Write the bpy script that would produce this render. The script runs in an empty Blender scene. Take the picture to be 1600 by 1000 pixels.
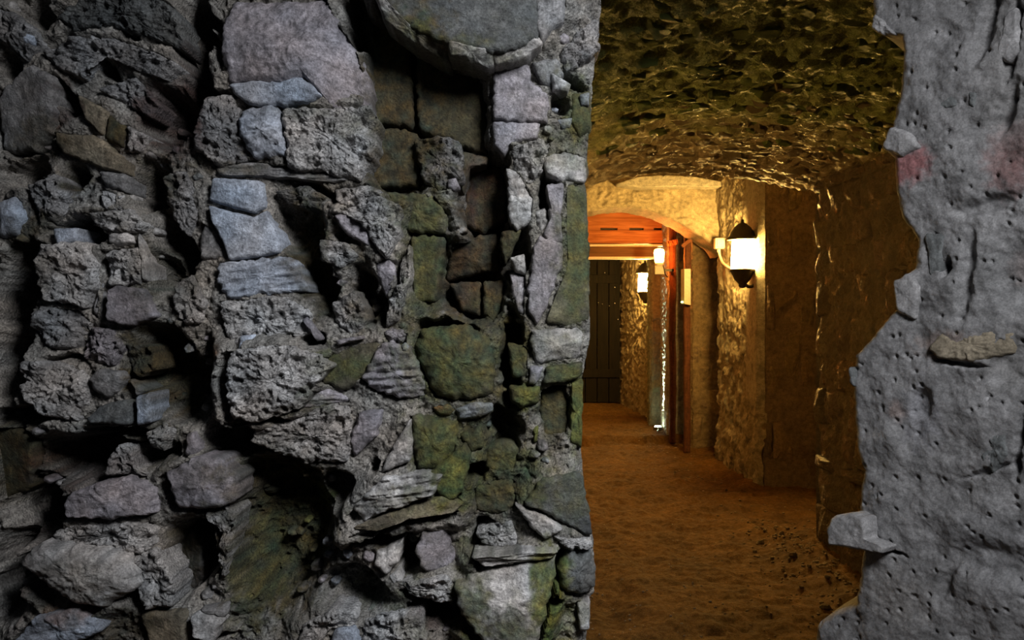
import bpy, math, random
import numpy as np
from mathutils import Vector, Matrix

random.seed(7)
rng = np.random.default_rng(7)
scene = bpy.context.scene
COL = scene.collection

# ------------------------------------------------------------------ camera, world, light, exposure
F = 1300.0            # focal length in pixels of a 1600 x 1000 frame
EYE = 1.25
cam_d = bpy.data.cameras.new('camera')
cam_d.sensor_width = 36.0
cam_d.lens = F / 1600.0 * 36.0
cam_d.clip_start = 0.02
cam = bpy.data.objects.new('camera', cam_d)
cam.location = (0, 0, EYE)
cam.rotation_euler = (math.pi / 2, 0, 0)
COL.objects.link(cam)
scene.camera = cam

world = bpy.data.worlds.new('world')
scene.world = world
world.use_nodes = True
bg = world.node_tree.nodes['Background']
bg.inputs[0].default_value = (0.55, 0.65, 0.85, 1)
bg.inputs[1].default_value = 0.022

ld = bpy.data.lights.new('daylight_opening', 'AREA')
ld.shape = 'RECTANGLE'
ld.size, ld.size_y = 0.40, 0.50
ld.energy = 14.5
ld.spread = math.radians(105)
ld.color = (0.95, 0.965, 1.0)
lo = bpy.data.objects.new('daylight_opening', ld)
lo.location = (0.64, 0.05, 2.10)
lo.rotation_euler = (Vector((0.16, 1.35, 1.15)) - Vector(lo.location)).to_track_quat('-Z', 'Y').to_euler()
COL.objects.link(lo)

scene.view_settings.view_transform = 'Standard'
scene.view_settings.look = 'None'
scene.view_settings.gamma = 1.0
scene.view_settings.use_curve_mapping = False
scene.view_settings.exposure = 0.0
try:
    scene.cycles.max_bounces = 6
    scene.cycles.diffuse_bounces = 3
    scene.cycles.sample_clamp_indirect = 3.0
except Exception:
    pass

# ------------------------------------------------------------------ noise
def _hash(ix, iy, seed):
    h = (ix * 374761393 + iy * 668265263 + seed * 974634777) & 0xFFFFFFFF
    h = ((h ^ (h >> 13)) * 1274126177) & 0xFFFFFFFF
    h = ((h ^ (h >> 16)) * 2246822519) & 0xFFFFFFFF
    return (h ^ (h >> 15)) & 0xFFFFFFFF

def perlin(x, y, seed=0):
    x = np.asarray(x, float); y = np.asarray(y, float)
    xi = np.floor(x).astype(np.int64); yi = np.floor(y).astype(np.int64)
    xf = x - xi; yf = y - yi
    u = xf * xf * xf * (xf * (xf * 6 - 15) + 10)
    v = yf * yf * yf * (yf * (yf * 6 - 15) + 10)
    def g(a, b, dx, dy):
        t = _hash(a, b, seed) * (2 * math.pi / 4294967296.0)
        return np.cos(t) * dx + np.sin(t) * dy
    n00 = g(xi, yi, xf, yf); n10 = g(xi + 1, yi, xf - 1, yf)
    n01 = g(xi, yi + 1, xf, yf - 1); n11 = g(xi + 1, yi + 1, xf - 1, yf - 1)
    a = n00 + u * (n10 - n00); b = n01 + u * (n11 - n01)
    return (a + v * (b - a)) * 1.5

def fbm(x, y, seed=0, octv=4, gain=0.5):
    s = 0; a = 1.0; f = 1.0; t = 0
    for k in range(octv):
        s = s + a * perlin(x * f + 17.3 * k, y * f - 9.1 * k, seed + k)
        t += a; a *= gain; f *= 2.03
    return s / t

def ridged(x, y, seed=0, octv=3):
    s = 0; a = 1.0; f = 1.0; t = 0
    for k in range(octv):
        s = s + a * (1 - np.abs(perlin(x * f + 5.7 * k, y * f + 3.3 * k, seed + k)) * 2.0)
        t += a; a *= 0.5; f *= 2.1
    return s / t

def worley(x, y, seed=0):
    """distance to the nearest and second nearest feature point, and the nearest one's own random number"""
    x = np.asarray(x, float); y = np.asarray(y, float)
    xi = np.floor(x).astype(np.int64); yi = np.floor(y).astype(np.int64)
    f1 = np.full(x.shape, 9.0); f2 = np.full(x.shape, 9.0); idv = np.zeros(x.shape)
    for a in (-1, 0, 1):
        for b in (-1, 0, 1):
            cx, cy = xi + a, yi + b
            h1 = _hash(cx, cy, seed) / 4294967296.0
            h2 = _hash(cx, cy, seed + 91) / 4294967296.0
            d = np.hypot(cx + h1 - x, cy + h2 - y)
            near = d < f1
            f2 = np.where(near, f1, np.minimum(f2, d))
            idv = np.where(near, _hash(cx, cy, seed + 37) / 4294967296.0, idv)
            f1 = np.where(near, d, f1)
    return f1, f2, idv

def sstep(a, b, x):
    t = np.clip((x - a) / (b - a), 0, 1)
    return t * t * (3 - 2 * t)

# ------------------------------------------------------------------ materials
def rock_material(name, rough=0.85, bump=0.6, fine=1.0, spec=0.35, wet=0.0, scale=1.0, grit=0.0):
    m = bpy.data.materials.new(name); m.use_nodes = True
    nt = m.node_tree; N = nt.nodes; L = nt.links
    p = N['Principled BSDF']
    at = N.new('ShaderNodeAttribute'); at.attribute_name = 'Col'
    tc = N.new('ShaderNodeTexCoord')
    n1 = N.new('ShaderNodeTexNoise'); n1.inputs['Scale'].default_value = 38 * scale; n1.inputs['Detail'].default_value = 8; n1.inputs['Roughness'].default_value = 0.72
    n2 = N.new('ShaderNodeTexNoise'); n2.inputs['Scale'].default_value = 260 * scale; n2.inputs['Detail'].default_value = 4; n2.inputs['Roughness'].default_value = 0.65
    L.new(tc.outputs['Object'], n1.inputs['Vector']); L.new(tc.outputs['Object'], n2.inputs['Vector'])
    r1 = N.new('ShaderNodeMapRange'); r1.inputs[1].default_value = 0.28; r1.inputs[2].default_value = 0.72; r1.inputs[3].default_value = 0.55; r1.inputs[4].default_value = 1.4
    r2 = N.new('ShaderNodeMapRange'); r2.inputs[1].default_value = 0.3; r2.inputs[2].default_value = 0.72; r2.inputs[3].default_value = 1 - 0.45 * fine; r2.inputs[4].default_value = 1 + 0.5 * fine
    L.new(n1.outputs['Fac'], r1.inputs[0]); L.new(n2.outputs['Fac'], r2.inputs[0])
    mu = N.new('ShaderNodeMath'); mu.operation = 'MULTIPLY'
    L.new(r1.outputs[0], mu.inputs[0]); L.new(r2.outputs[0], mu.inputs[1])
    vm = N.new('ShaderNodeVectorMath'); vm.operation = 'SCALE'
    L.new(at.outputs['Color'], vm.inputs[0]); L.new(mu.outputs[0], vm.inputs['Scale'])
    L.new(vm.outputs[0], p.inputs['Base Color'])
    p.inputs['Roughness'].default_value = rough
    p.inputs['Specular IOR Level'].default_value = spec
    if wet:
        r3 = N.new('ShaderNodeMapRange'); r3.inputs[1].default_value = 0.4; r3.inputs[2].default_value = 0.62
        r3.inputs[3].default_value = rough; r3.inputs[4].default_value = rough - wet
        L.new(n1.outputs['Fac'], r3.inputs[0]); L.new(r3.outputs[0], p.inputs['Roughness'])
    b1 = N.new('ShaderNodeBump'); b1.inputs['Strength'].default_value = bump; b1.inputs['Distance'].default_value = 0.012 / scale
    b2 = N.new('ShaderNodeBump'); b2.inputs['Strength'].default_value = bump * 0.8; b2.inputs['Distance'].default_value = 0.0025 / scale
    L.new(n1.outputs['Fac'], b1.inputs['Height']); L.new(n2.outputs['Fac'], b2.inputs['Height'])
    L.new(b1.outputs[0], b2.inputs['Normal']); L.new(b2.outputs[0], p.inputs['Normal'])
    if grit:
        vo = N.new('ShaderNodeTexVoronoi'); vo.inputs['Scale'].default_value = 210 * scale; vo.inputs['Randomness'].default_value = 1.0
        L.new(tc.outputs['Object'], vo.inputs['Vector'])
        b3 = N.new('ShaderNodeBump'); b3.inputs['Strength'].default_value = grit; b3.inputs['Distance'].default_value = 0.004 / scale
        L.new(vo.outputs['Distance'], b3.inputs['Height']); L.new(b2.outputs[0], b3.inputs['Normal']); L.new(b3.outputs[0], p.inputs['Normal'])
    return m

def plain(name, color, rough=0.6, metal=0.0, noise=0.25, scale=60.0, emit=None, strength=0.0):
    m = bpy.data.materials.new(name); m.use_nodes = True
    nt = m.node_tree; N = nt.nodes; L = nt.links
    p = N['Principled BSDF']
    p.inputs['Roughness'].default_value = rough; p.inputs['Metallic'].default_value = metal
    tc = N.new('ShaderNodeTexCoord'); n = N.new('ShaderNodeTexNoise'); n.inputs['Scale'].default_value = scale; n.inputs['Detail'].default_value = 6
    L.new(tc.outputs['Object'], n.inputs['Vector'])
    r = N.new('ShaderNodeMapRange'); r.inputs[1].default_value = 0.3; r.inputs[2].default_value = 0.7; r.inputs[3].default_value = 1 - noise; r.inputs[4].default_value = 1 + noise
    L.new(n.outputs['Fac'], r.inputs[0])
    v = N.new('ShaderNodeVectorMath'); v.operation = 'SCALE'; v.inputs[0].default_value = color[:3]
    L.new(r.outputs[0], v.inputs['Scale']); L.new(v.outputs[0], p.inputs['Base Color'])
    if emit:
        p.inputs['Emission Color'].default_value = (*emit, 1); p.inputs['Emission Strength'].default_value = strength
    return m

def wood_material(name, c1, c2, axis='X'):
    m = bpy.data.materials.new(name); m.use_nodes = True
    nt = m.node_tree; N = nt.nodes; L = nt.links
    p = N['Principled BSDF']; p.inputs['Roughness'].default_value = 0.8; p.inputs['Specular IOR Level'].default_value = 0.15
    tc = N.new('ShaderNodeTexCoord'); mp = N.new('ShaderNodeMapping')
    s = {'X': (3, 40, 40), 'Z': (40, 40, 3)}[axis]; mp.inputs['Scale'].default_value = s
    n = N.new('ShaderNodeTexNoise'); n.inputs['Scale'].default_value = 1.0; n.inputs['Detail'].default_value = 7; n.inputs['Distortion'].default_value = 0.6
    L.new(tc.outputs['Object'], mp.inputs[0]); L.new(mp.outputs[0], n.inputs['Vector'])
    cr = N.new('ShaderNodeValToRGB'); cr.color_ramp.elements[0].color = (*c1, 1); cr.color_ramp.elements[1].color = (*c2, 1)
    cr.color_ramp.elements[0].position = 0.32; cr.color_ramp.elements[1].position = 0.68
    L.new(n.outputs['Fac'], cr.inputs[0]); L.new(cr.outputs[0], p.inputs['Base Color'])
    b = N.new('ShaderNodeBump'); b.inputs['Strength'].default_value = 0.6; b.inputs['Distance'].default_value = 0.006
    L.new(n.outputs['Fac'], b.inputs['Height']); L.new(b.outputs[0], p.inputs['Normal'])
    return m

M_RUBBLE = rock_material('rubble_stone', 0.82, 0.75)
M_MORTAR = rock_material('lime_mortar', 0.9, 0.95, 1.2, grit=.7)
M_PLASTER = rock_material('grey_render', 0.9, 0.3, 0.7)
M_TUNNEL = rock_material('tunnel_stone', 0.72, 0.9, 0.8, 0.4, 0.25, 0.8)
M_VAULT = rock_material('vault_rubble', 0.72, 1.5, 1.0, 0.4, 0.25, 1.0, grit=.5)
M_DIRT = rock_material('dirt_floor', 0.9, 0.6, 1.3, 0.15, 0.25, 0.9)
M_WET = rock_material('damp_stone', 0.55, 1.3, 0.6, 0.7, 0.30, 0.5)

# ------------------------------------------------------------------ mesh helpers
def mesh_np(name, V, Fq, mat, col=None, parent=None, smooth=True, origin=None):
    V = np.asarray(V, float)
    if origin is None:
        origin = V.mean(0)
    me = bpy.data.meshes.new(name)
    nv, nf = len(V), len(Fq)
    me.vertices.add(nv); me.vertices.foreach_set('co', (V - origin).astype(np.float32).ravel())
    if isinstance(Fq, np.ndarray):
        k = Fq.shape[1]
        me.loops.add(nf * k); me.loops.foreach_set('vertex_index', Fq.astype(np.int32).ravel())
        me.polygons.add(nf); me.polygons.foreach_set('loop_start', np.arange(0, nf * k, k, dtype=np.int32))
    else:
        tot = sum(len(f) for f in Fq)
        me.loops.add(tot); me.loops.foreach_set('vertex_index', np.concatenate([np.array(f, np.int32) for f in Fq]))
        st = np.cumsum([0] + [len(f) for f in Fq[:-1]]).astype(np.int32)
        me.polygons.add(nf); me.polygons.foreach_set('loop_start', st)
    me.polygons.foreach_set('use_smooth', np.full(nf, smooth))
    me.update(calc_edges=True)
    if col is not None:
        a = me.color_attributes.new('Col', 'FLOAT_COLOR', 'POINT')
        c = np.ones((nv, 4), np.float32); c[:, :3] = np.clip(col, 0, 1)
        a.data.foreach_set('color', c.ravel())
    me.materials.append(mat)
    o = bpy.data.objects.new(name, me); o.location = Vector(origin)
    COL.objects.link(o)
    if parent is not None:
        o.parent = parent
        o.location = Vector(origin) - parent.location
    return o

def grid_faces(nr, nc):
    i = np.arange(nr * nc).reshape(nr, nc)
    return np.stack([i[:-1, :-1], i[:-1, 1:], i[1:, 1:], i[1:, :-1]], -1).reshape(-1, 4)

class Frame:
    """a wall plane: u along, v up (both in millimetres), h out of it (metres)"""
    def __init__(s, O, U, V, N):
        s.O, s.U, s.V, s.N = (np.array(a, float) for a in (O, U, V, N))
    def at(s, u, v, h):
        u = np.asarray(u, float)[..., None] / 1000; v = np.asarray(v, float)[..., None] / 1000; h = np.asarray(h, float)[..., None]
        return s.O + s.U * u + s.V * v + s.N * h

def struct(o):
    o['kind'] = 'structure'; return o

def crumb(u, v, seed=0):
    w = 10 * fbm(u / 40, v / 40, seed + 5, 2)
    f1, f2, idv = worley((u + w) / 15, (v - w) / 15, seed + 3)
    pit = np.where(idv > 0.74, sstep(0.5, 0.15, f1), 0)
    g1, g2, gid = worley((u - w * .5) / 7.5, (v + w * .5) / 7.5, seed + 23)
    pit2 = np.where(gid > 0.6, sstep(0.5, 0.2, g1), 0)
    big = fbm(u / 70, v / 70, seed + 31, 3)
    return (0.020 * np.abs(big) + 0.010 * (ridged((u + v * .3) / 55, (v - u * .2) / 38, seed) - 0.5) + 0.004 * (ridged(u / 20, v / 17, seed + 9) - 0.5)
            + 0.0055 * (gid - .5) * sstep(0, .3, g2 - g1) + 0.004 * fbm(u / 7, v / 7, seed + 13, 3) - 0.009 * pit - 0.005 * pit2 - .004)

def poly_inside_dist(px, py, poly):
    """signed distance (positive inside) of points to a polygon"""
    inside = np.zeros(px.shape, bool); dist = np.full(px.shape, 1e9)
    n = len(poly)
    for i in range(n):
        x1, y1 = poly[i]; x2, y2 = poly[(i + 1) % n]
        if y1 != y2:
            cond = ((y1 > py) != (y2 > py)) & (px < (x2 - x1) * (py - y1) / (y2 - y1) + x1)
            inside ^= cond
        dx, dy = x2 - x1, y2 - y1
        t = np.clip(((px - x1) * dx + (py - y1) * dy) / (dx * dx + dy * dy + 1e-9), 0, 1)
        dist = np.minimum(dist, np.hypot(px - x1 - t * dx, py - y1 - t * dy))
    return np.where(inside, dist, -dist)

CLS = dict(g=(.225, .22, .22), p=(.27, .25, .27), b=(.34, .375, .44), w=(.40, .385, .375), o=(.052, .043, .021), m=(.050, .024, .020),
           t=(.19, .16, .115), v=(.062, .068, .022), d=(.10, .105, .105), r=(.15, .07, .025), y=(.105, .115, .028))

def stone_mesh(name, frame, poly, h, gx, gy, style, colf, mat, parent, seed, step=3.2, back=0.07, bev=0.007, bw=7.0, rough_edge=4.2, round_=0.0):
    """one stone: poly in (u, v) millimetres on the frame; h its face's height; a closed front and sides that run back into the wall"""
    P = np.array(poly, float)
    c = P.mean(0)
    A2 = 0; cc = np.zeros(2)
    for i in range(len(P)):
        a, b = P[i], P[(i + 1) % len(P)]; cr = a[0] * b[1] - b[0] * a[1]; A2 += cr; cc += (a + b) * cr
    if abs(A2) > 1: c = cc / (3 * A2)
    if A2 < 0: P = P[::-1]
    # cut the corners once, then resample
    Q = np.empty((len(P) * 2, 2)); R = np.roll(P, -1, 0); Q[0::2] = P * .94 + R * .06; Q[1::2] = P * .06 + R * .94
    seg = np.hypot(*(np.roll(Q, -1, 0) - Q).T); L = np.concatenate([[0], np.cumsum(seg)])
    n = max(14, int(L[-1] / step)); t = np.linspace(0, L[-1], n, endpoint=False)
    QQ = np.vstack([Q, Q[:1]])
    out = np.stack([np.interp(t, L, QQ[:, 0]), np.interp(t, L, QQ[:, 1])], 1)
    d = out - c; r = np.hypot(d[:, 0], d[:, 1]) + 1e-6
    jit = min(rough_edge, .075 * r.mean() + .4) * fbm(out[:, 0] / 14, out[:, 1] / 14, seed + 40, 3) * 1.6
    out = out + d / r[:, None] * jit[:, None]; r = np.hypot(*(out - c).T)
    nr = max(4, int(r.mean() / step))
    ts = np.linspace(0, 1, nr + 1)[1:] ** 0.85
    rings = [c + (out - c) * tt for tt in ts]
    U = np.concatenate([[c[0]]] + [g[:, 0] for g in rings]); V = np.concatenate([[c[1]]] + [g[:, 1] for g in rings])
    E = np.concatenate([[r.mean()]] + [(1 - tt) * r for tt in ts])
    du, dv = U - c[0], V - c[1]
    H = h + gx * du / 1000 + gy * dv / 1000
    rr = random.Random(seed)
    if 'f' in style:
        pl = []
        for k in range(6):
            a = rr.uniform(0, 2 * math.pi); s = rr.uniform(0.10, 0.45)
            pl.append((math.cos(a) * du + math.sin(a) * dv) / 1000 * s + rr.uniform(0.001, 0.02))
        fm = np.min(pl, 0); H = H + np.clip(fm, -0.04, 0.02)
    if 's' in style: H = H + 0.004 * fbm(U / 45, V / 45, seed, 3) + 0.0012 * fbm(U / 9, V / 9, seed + 4, 2)
    if 'f' in style: H = H + 0.005 * fbm(U / 30, V / 30, seed, 4) + 0.003 * ridged(U / 16, V / 16, seed + 2, 2)
    if 'l' in style: H = H + 0.008 * (ridged((U + V * .25) / 110, (V - U * .12) / 13, seed, 3) - .5) + 0.003 * fbm(U / 20, V / 20, seed + 3, 3)
    if 'c' in style: H = H + crumb(U, V, seed) + 0.006
    if 'm' in style: H = H + 0.007 * fbm(U / 24, V / 24, seed, 4) + 0.003 * fbm(U / 7, V / 7, seed + 2, 3)
    if round_: 
        q = np.concatenate([[0.0]] + [np.full(n, tt) for tt in ts]); H = H + round_ * (np.sqrt(np.clip(1 - 0.96 * q * q, 0, 1)) - 0.7)
    H = H - bev * np.clip(1 - E / bw, 0, 1) ** 2
    m = len(ts)
    HO = H[-n:]
    for kk, (ex, dz) in enumerate(((1.0, 0.35), (0.99, 1.0))):
        g = c + (out - c) * ex
        U = np.concatenate([U, g[:, 0] + (1.5 * fbm(g[:, 0] / 8, g[:, 1] / 8 + kk * 7, seed + 60, 2) if kk == 0 else 0)]); V = np.concatenate([V, g[:, 1]]); H = np.concatenate([H, HO - back * dz])
    m += 2
    fs = [(0, 1 + i, 1 + (i + 1) % n) for i in range(n)]
    i = np.arange(n); j = (i + 1) % n; q = []
    for k in range(m - 1):
        a, b = 1 + k * n, 1 + (k + 1) * n
        q.append(np.stack([a + i, b + i, b + j, a + j], 1))
    q = np.concatenate(q)
    faces = fs + [tuple(x) for x in q.tolist()]
    colr = colf(U, V, H)
    return mesh_np(name, frame.at(U, V, H), faces, mat, colr, parent)

# ------------------------------------------------------------------ the rubble wall
DW = 1.35
FW = Frame((0, DW, EYE), (1, 0, 0), (0, 0, 1), (0, -1, 0))
def px_mm(x, y, h=0.0):
    k = (DW - h) / F * 1000
    return (np.asarray(x, float) - 800) * k, (500 - np.asarray(y, float)) * k

# hollows: centre, radii, turn, depth (picture units of the wall plane)
HOLLOWS = [
 (312, 60, 30, 75, 0, .13), (312, 160, 26, 60, 8, .12), (60, 18, 42, 26, 30, .07), (18, 108, 22, 26, 0, .06), (30, 60, 10, 12, 0, .04), (166, 104, 34, 13, 42, .08),
 (180, 40, 34, 9, 22, .05), (212, 58, 26, 9, 25, .05), (265, 185, 42, 46, 0, .12), (108, 155, 17, 34, -15, .08), (38, 195, 52, 50, 0, .09), (238, 292, 36, 42, 20, .09), (38, 268, 44, 26, 0, .08),
 (120, 280, 22, 26, 0, .06), (135, 362, 42, 24, 8, .11), (48, 400, 40, 30, 0, .09), (28, 470, 40, 80, 0, .10), (20, 570, 36, 70, 0, .10), (278, 380, 28, 66, -15, .09), (262, 440, 20, 50, -25, .07),
 (250, 560, 48, 60, 0, .08), (290, 610, 52, 60, 0, .08), (330, 545, 14, 26, 0, .06), (320, 600, 22, 60, 0, .09), (140, 715, 95, 40, 0, .14), (60, 800, 55, 60, 0, .14), (18, 900, 34, 70, 0, .13), (190, 672, 56, 10, 3, .08),
 (240, 700, 32, 30, 0, .08), (270, 705, 20, 14, 0, .06), (306, 860, 42, 62, 8, .10), (285, 905, 26, 40, 0, .07), (440, 830, 82, 130, 0, .10), (456, 915, 24, 26, 0, .09), (440, 768, 34, 24, 0, .06), (525, 765, 28, 40, 0, .06), (410, 745, 60, 28, 0, .06),
 (382, 690, 34, 30, 0, .10), (345, 690, 30, 34, 0, .07), (470, 360, 42, 62, -20, .07), (500, 440, 30, 60, -20, .07), (570, 460, 24, 60, -15, .07), (600, 480, 16, 40, 0, .05), (545, 370, 30, 14, 30, .04),
 (640, 150, 78, 160, 0, .085), (690, 180, 80, 100, 0, .09), (620, 270, 50, 50, 0, .06), (560, 30, 16, 60, -12, .09), (760, 310, 48, 90, 0, .13), (735, 440, 66, 70, 0, .12), (805, 390, 26, 60, 0, .08), (665, 400, 50, 90, 0, .05),
 (855, 300, 20, 40, 0, .06), (880, 270, 40, 9, 0, .04), (895, 128, 22, 16, 0, .06), (875, 165, 22, 20, 0, .05), (800, 560, 20, 90, 0, .10), (785, 680, 30, 50, 0, .08), (745, 735, 20, 20, 0, .09), (866, 640, 28, 50, 0, .05),
 (640, 865, 32, 36, 0, .10), (760, 845, 24, 40, 0, .07), (690, 955, 56, 20, 16, .09), (664, 950, 20, 14, 0, .06), (875, 885, 16, 36, 0, .07), (868, 930, 12, 10, 0, .06), (600, 840, 60, 12, -12, .06), (550, 920, 70, 40, 0, .06),
 (586, 727, 9, 10, 0, .05), (520, 672, 14, 12, 0, .03), (570, 655, 10, 18, 20, .04), (330, 990, 30, 8, 0, .05), (230, 930, 50, 14, 10, .05), (160, 862, 60, 8, 12, .07), (430, 505, 12, 14, 0, .05), (495, 530, 18, 16, 0, .05),
 (700, 510, 60, 14, 5, .06), (820, 420, 8, 40, 0, .06), (40, 650, 60, 16, 0, .07), (110, 560, 40, 8, 12, .04), (348, 148, 36, 8, 8, .06), (470, 272, 80, 7, 3, .05), (410, 655, 60, 7, -5, .05),
 (500, 300, 60, 10, 25, .04), (345, 175, 10, 14, 0, .05), (455, 230, 12, 24, -10, .04),
]
ZONES = [  # growth and stain, plus brown shade painted into hollows: centre, radii, colour class, amount
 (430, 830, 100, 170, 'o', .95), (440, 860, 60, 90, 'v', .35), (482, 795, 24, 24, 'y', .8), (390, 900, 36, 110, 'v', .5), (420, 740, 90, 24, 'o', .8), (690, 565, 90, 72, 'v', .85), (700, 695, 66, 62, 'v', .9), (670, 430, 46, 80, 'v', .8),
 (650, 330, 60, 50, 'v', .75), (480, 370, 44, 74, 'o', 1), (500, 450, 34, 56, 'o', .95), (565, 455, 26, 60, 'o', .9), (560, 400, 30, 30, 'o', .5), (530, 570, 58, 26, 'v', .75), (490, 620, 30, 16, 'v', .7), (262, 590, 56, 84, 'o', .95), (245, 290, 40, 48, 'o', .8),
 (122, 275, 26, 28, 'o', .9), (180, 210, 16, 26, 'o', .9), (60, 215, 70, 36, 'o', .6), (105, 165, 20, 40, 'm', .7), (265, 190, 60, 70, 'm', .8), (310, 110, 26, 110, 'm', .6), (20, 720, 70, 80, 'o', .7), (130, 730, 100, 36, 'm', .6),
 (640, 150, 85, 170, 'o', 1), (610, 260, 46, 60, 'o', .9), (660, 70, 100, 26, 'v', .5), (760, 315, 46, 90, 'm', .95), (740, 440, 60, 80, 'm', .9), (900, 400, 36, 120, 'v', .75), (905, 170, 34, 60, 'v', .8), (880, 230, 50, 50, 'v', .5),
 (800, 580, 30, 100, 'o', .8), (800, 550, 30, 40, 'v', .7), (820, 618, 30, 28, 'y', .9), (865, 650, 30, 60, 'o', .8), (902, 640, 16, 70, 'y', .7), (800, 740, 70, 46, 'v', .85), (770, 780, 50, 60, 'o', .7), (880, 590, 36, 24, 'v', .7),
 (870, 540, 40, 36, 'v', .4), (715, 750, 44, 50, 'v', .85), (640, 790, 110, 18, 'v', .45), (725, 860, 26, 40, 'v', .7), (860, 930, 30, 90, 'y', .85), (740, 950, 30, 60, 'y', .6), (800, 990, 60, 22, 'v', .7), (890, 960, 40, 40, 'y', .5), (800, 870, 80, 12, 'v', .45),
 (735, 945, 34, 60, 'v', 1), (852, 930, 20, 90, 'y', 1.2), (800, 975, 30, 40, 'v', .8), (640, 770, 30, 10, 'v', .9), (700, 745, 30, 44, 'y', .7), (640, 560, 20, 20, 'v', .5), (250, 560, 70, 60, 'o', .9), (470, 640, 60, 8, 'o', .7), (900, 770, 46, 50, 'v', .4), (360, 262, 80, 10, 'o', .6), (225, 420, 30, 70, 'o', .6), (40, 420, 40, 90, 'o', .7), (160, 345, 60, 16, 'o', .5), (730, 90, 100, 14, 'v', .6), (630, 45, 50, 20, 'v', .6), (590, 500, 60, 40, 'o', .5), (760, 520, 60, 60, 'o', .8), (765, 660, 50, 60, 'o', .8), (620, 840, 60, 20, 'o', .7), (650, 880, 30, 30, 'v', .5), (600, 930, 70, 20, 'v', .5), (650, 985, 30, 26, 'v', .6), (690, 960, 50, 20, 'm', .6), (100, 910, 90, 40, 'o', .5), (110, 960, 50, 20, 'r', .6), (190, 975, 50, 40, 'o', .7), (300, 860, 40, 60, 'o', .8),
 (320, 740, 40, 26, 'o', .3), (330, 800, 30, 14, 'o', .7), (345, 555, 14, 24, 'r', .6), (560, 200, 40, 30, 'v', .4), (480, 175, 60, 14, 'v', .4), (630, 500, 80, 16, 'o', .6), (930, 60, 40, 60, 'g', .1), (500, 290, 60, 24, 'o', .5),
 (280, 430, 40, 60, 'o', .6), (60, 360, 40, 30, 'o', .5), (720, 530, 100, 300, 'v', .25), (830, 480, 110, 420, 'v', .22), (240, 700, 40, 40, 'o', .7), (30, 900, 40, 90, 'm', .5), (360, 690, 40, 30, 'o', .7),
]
def wall_color(x, y, base, seed=0, own=None):
    """albedo at wall points (x, y in picture units of the wall plane): base colour, its grain, growth, stains and painted hollow shade"""
    c = np.empty(x.shape + (3,)); c[...] = np.array(base)
    n = fbm(x / 60, y / 60, 211 + seed, 4); n2 = fbm(x / 13, y / 13, 271 + seed, 3)
    c *= np.clip(0.92 + 0.60 * n + 0.60 * n2, .25, 2)[..., None]
    tint = fbm(x / 90 + 7, y / 90, 301, 3)
    c *= 1 + tint[..., None] * np.array([.16, .02, -.10])
    wx = x + 26 * fbm(x / 45, y / 45, 401, 3); wy = y + 26 * fbm(x / 45 + 9, y / 45, 421, 3)
    edge = 0.5 * fbm(x / 12, y / 12, 441, 3) + 0.35 * fbm(x / 34, y / 34, 461, 3)
    gv = np.clip(1 + 0.85 * fbm(x / 20, y / 20, 481, 4) + 0.55 * fbm(x / 6, y / 6, 483, 2), .25, 2.4)
    hue = fbm(x / 26, y / 26, 487, 4)[..., None] * np.array([.9, .25, -.5])
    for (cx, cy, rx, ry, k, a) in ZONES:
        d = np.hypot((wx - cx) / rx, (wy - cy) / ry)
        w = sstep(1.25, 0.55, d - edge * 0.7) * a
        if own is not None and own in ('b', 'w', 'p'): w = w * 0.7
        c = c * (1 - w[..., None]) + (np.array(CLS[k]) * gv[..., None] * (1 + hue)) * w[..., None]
    return c

def hollow_depth(x, y):
    wx = x + 13 * fbm(x / 32, y / 32, 501, 3); wy = y + 13 * fbm(x / 32 + 4, y / 32, 521, 3)
    D = np.zeros(x.shape)
    for (cx, cy, rx, ry, a, dep) in HOLLOWS:
        m = (np.abs(x - cx) < 2.2 * max(rx, ry) + 30) & (np.abs(y - cy) < 2.2 * max(rx, ry) + 30)
        if not m.any(): continue
        ca, sa = math.cos(math.radians(a)), math.sin(math.radians(a))
        dx, dy = wx[m] - cx, wy[m] - cy
        d = np.hypot((dx * ca + dy * sa) / rx, (-dx * sa + dy * ca) / ry)
        D[m] = np.maximum(D[m], dep * sstep(1.2, 0.45, d))
    return D

# stones: outline, height (m), slope across, slope up, colour, make
S = []
def st(poly, h, gx, gy, cls, style, **k): S.append((poly, h, gx, gy, cls, style, k))
st([(342,20),(352,-12),(510,-12),(532,45),(560,80),(573,125),(574,158),(520,168),(495,140),(470,114),(440,124),(400,122),(350,124),(340,80)], .052, -.02, .0, 'p', 'fs', bw=14)
st([(352,130),(400,124),(440,127),(470,118),(502,146),(478,158),(425,165),(380,160)], .046, .05, .1, 'b', 's')
st([(310,185),(330,152),(365,150),(375,172),(372,205),(390,248),(340,260),(302,232)], .030, .0, .1, 'g', 'fc')
st([(375,170),(435,165),(440,200),(447,242),(392,246),(372,206)], .036, .0, .0, 'b', 'fl')
st([(440,168),(520,170),(582,166),(590,190),(585,240),(562,284),(500,268),(448,262),(446,220)], .036, .0, .05, 'w', 'c')
st([(330,262),(392,250),(450,262),(560,280),(520,286),(430,276),(345,274)], .02, 0, -.2, 'g', 'l')
st([(598,-14),(838,-14),(843,58),(800,76),(768,80),(700,67),(646,46),(602,12)], .074, -.02, -.05, 'd', 's', bw=10)
st([(585,-8),(604,10),(648,46),(702,68),(700,86),(645,64),(600,36)], .066, .0, .9, 'w', 'fm', bw=5)
st([(700,68),(768,80),(775,98),(764,102),(700,86)], .062, .0, .9, 'w', 'fm', bw=5)
st([(768,80),(800,76),(843,58),(848,68),(812,92),(772,99)], .060, -.1, .7, 'w', 'm', bw=5)
st([(838,-10),(884,-10),(884,20),(846,66),(838,50)], .06, -.2, .1, 'g', 'fm')
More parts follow.
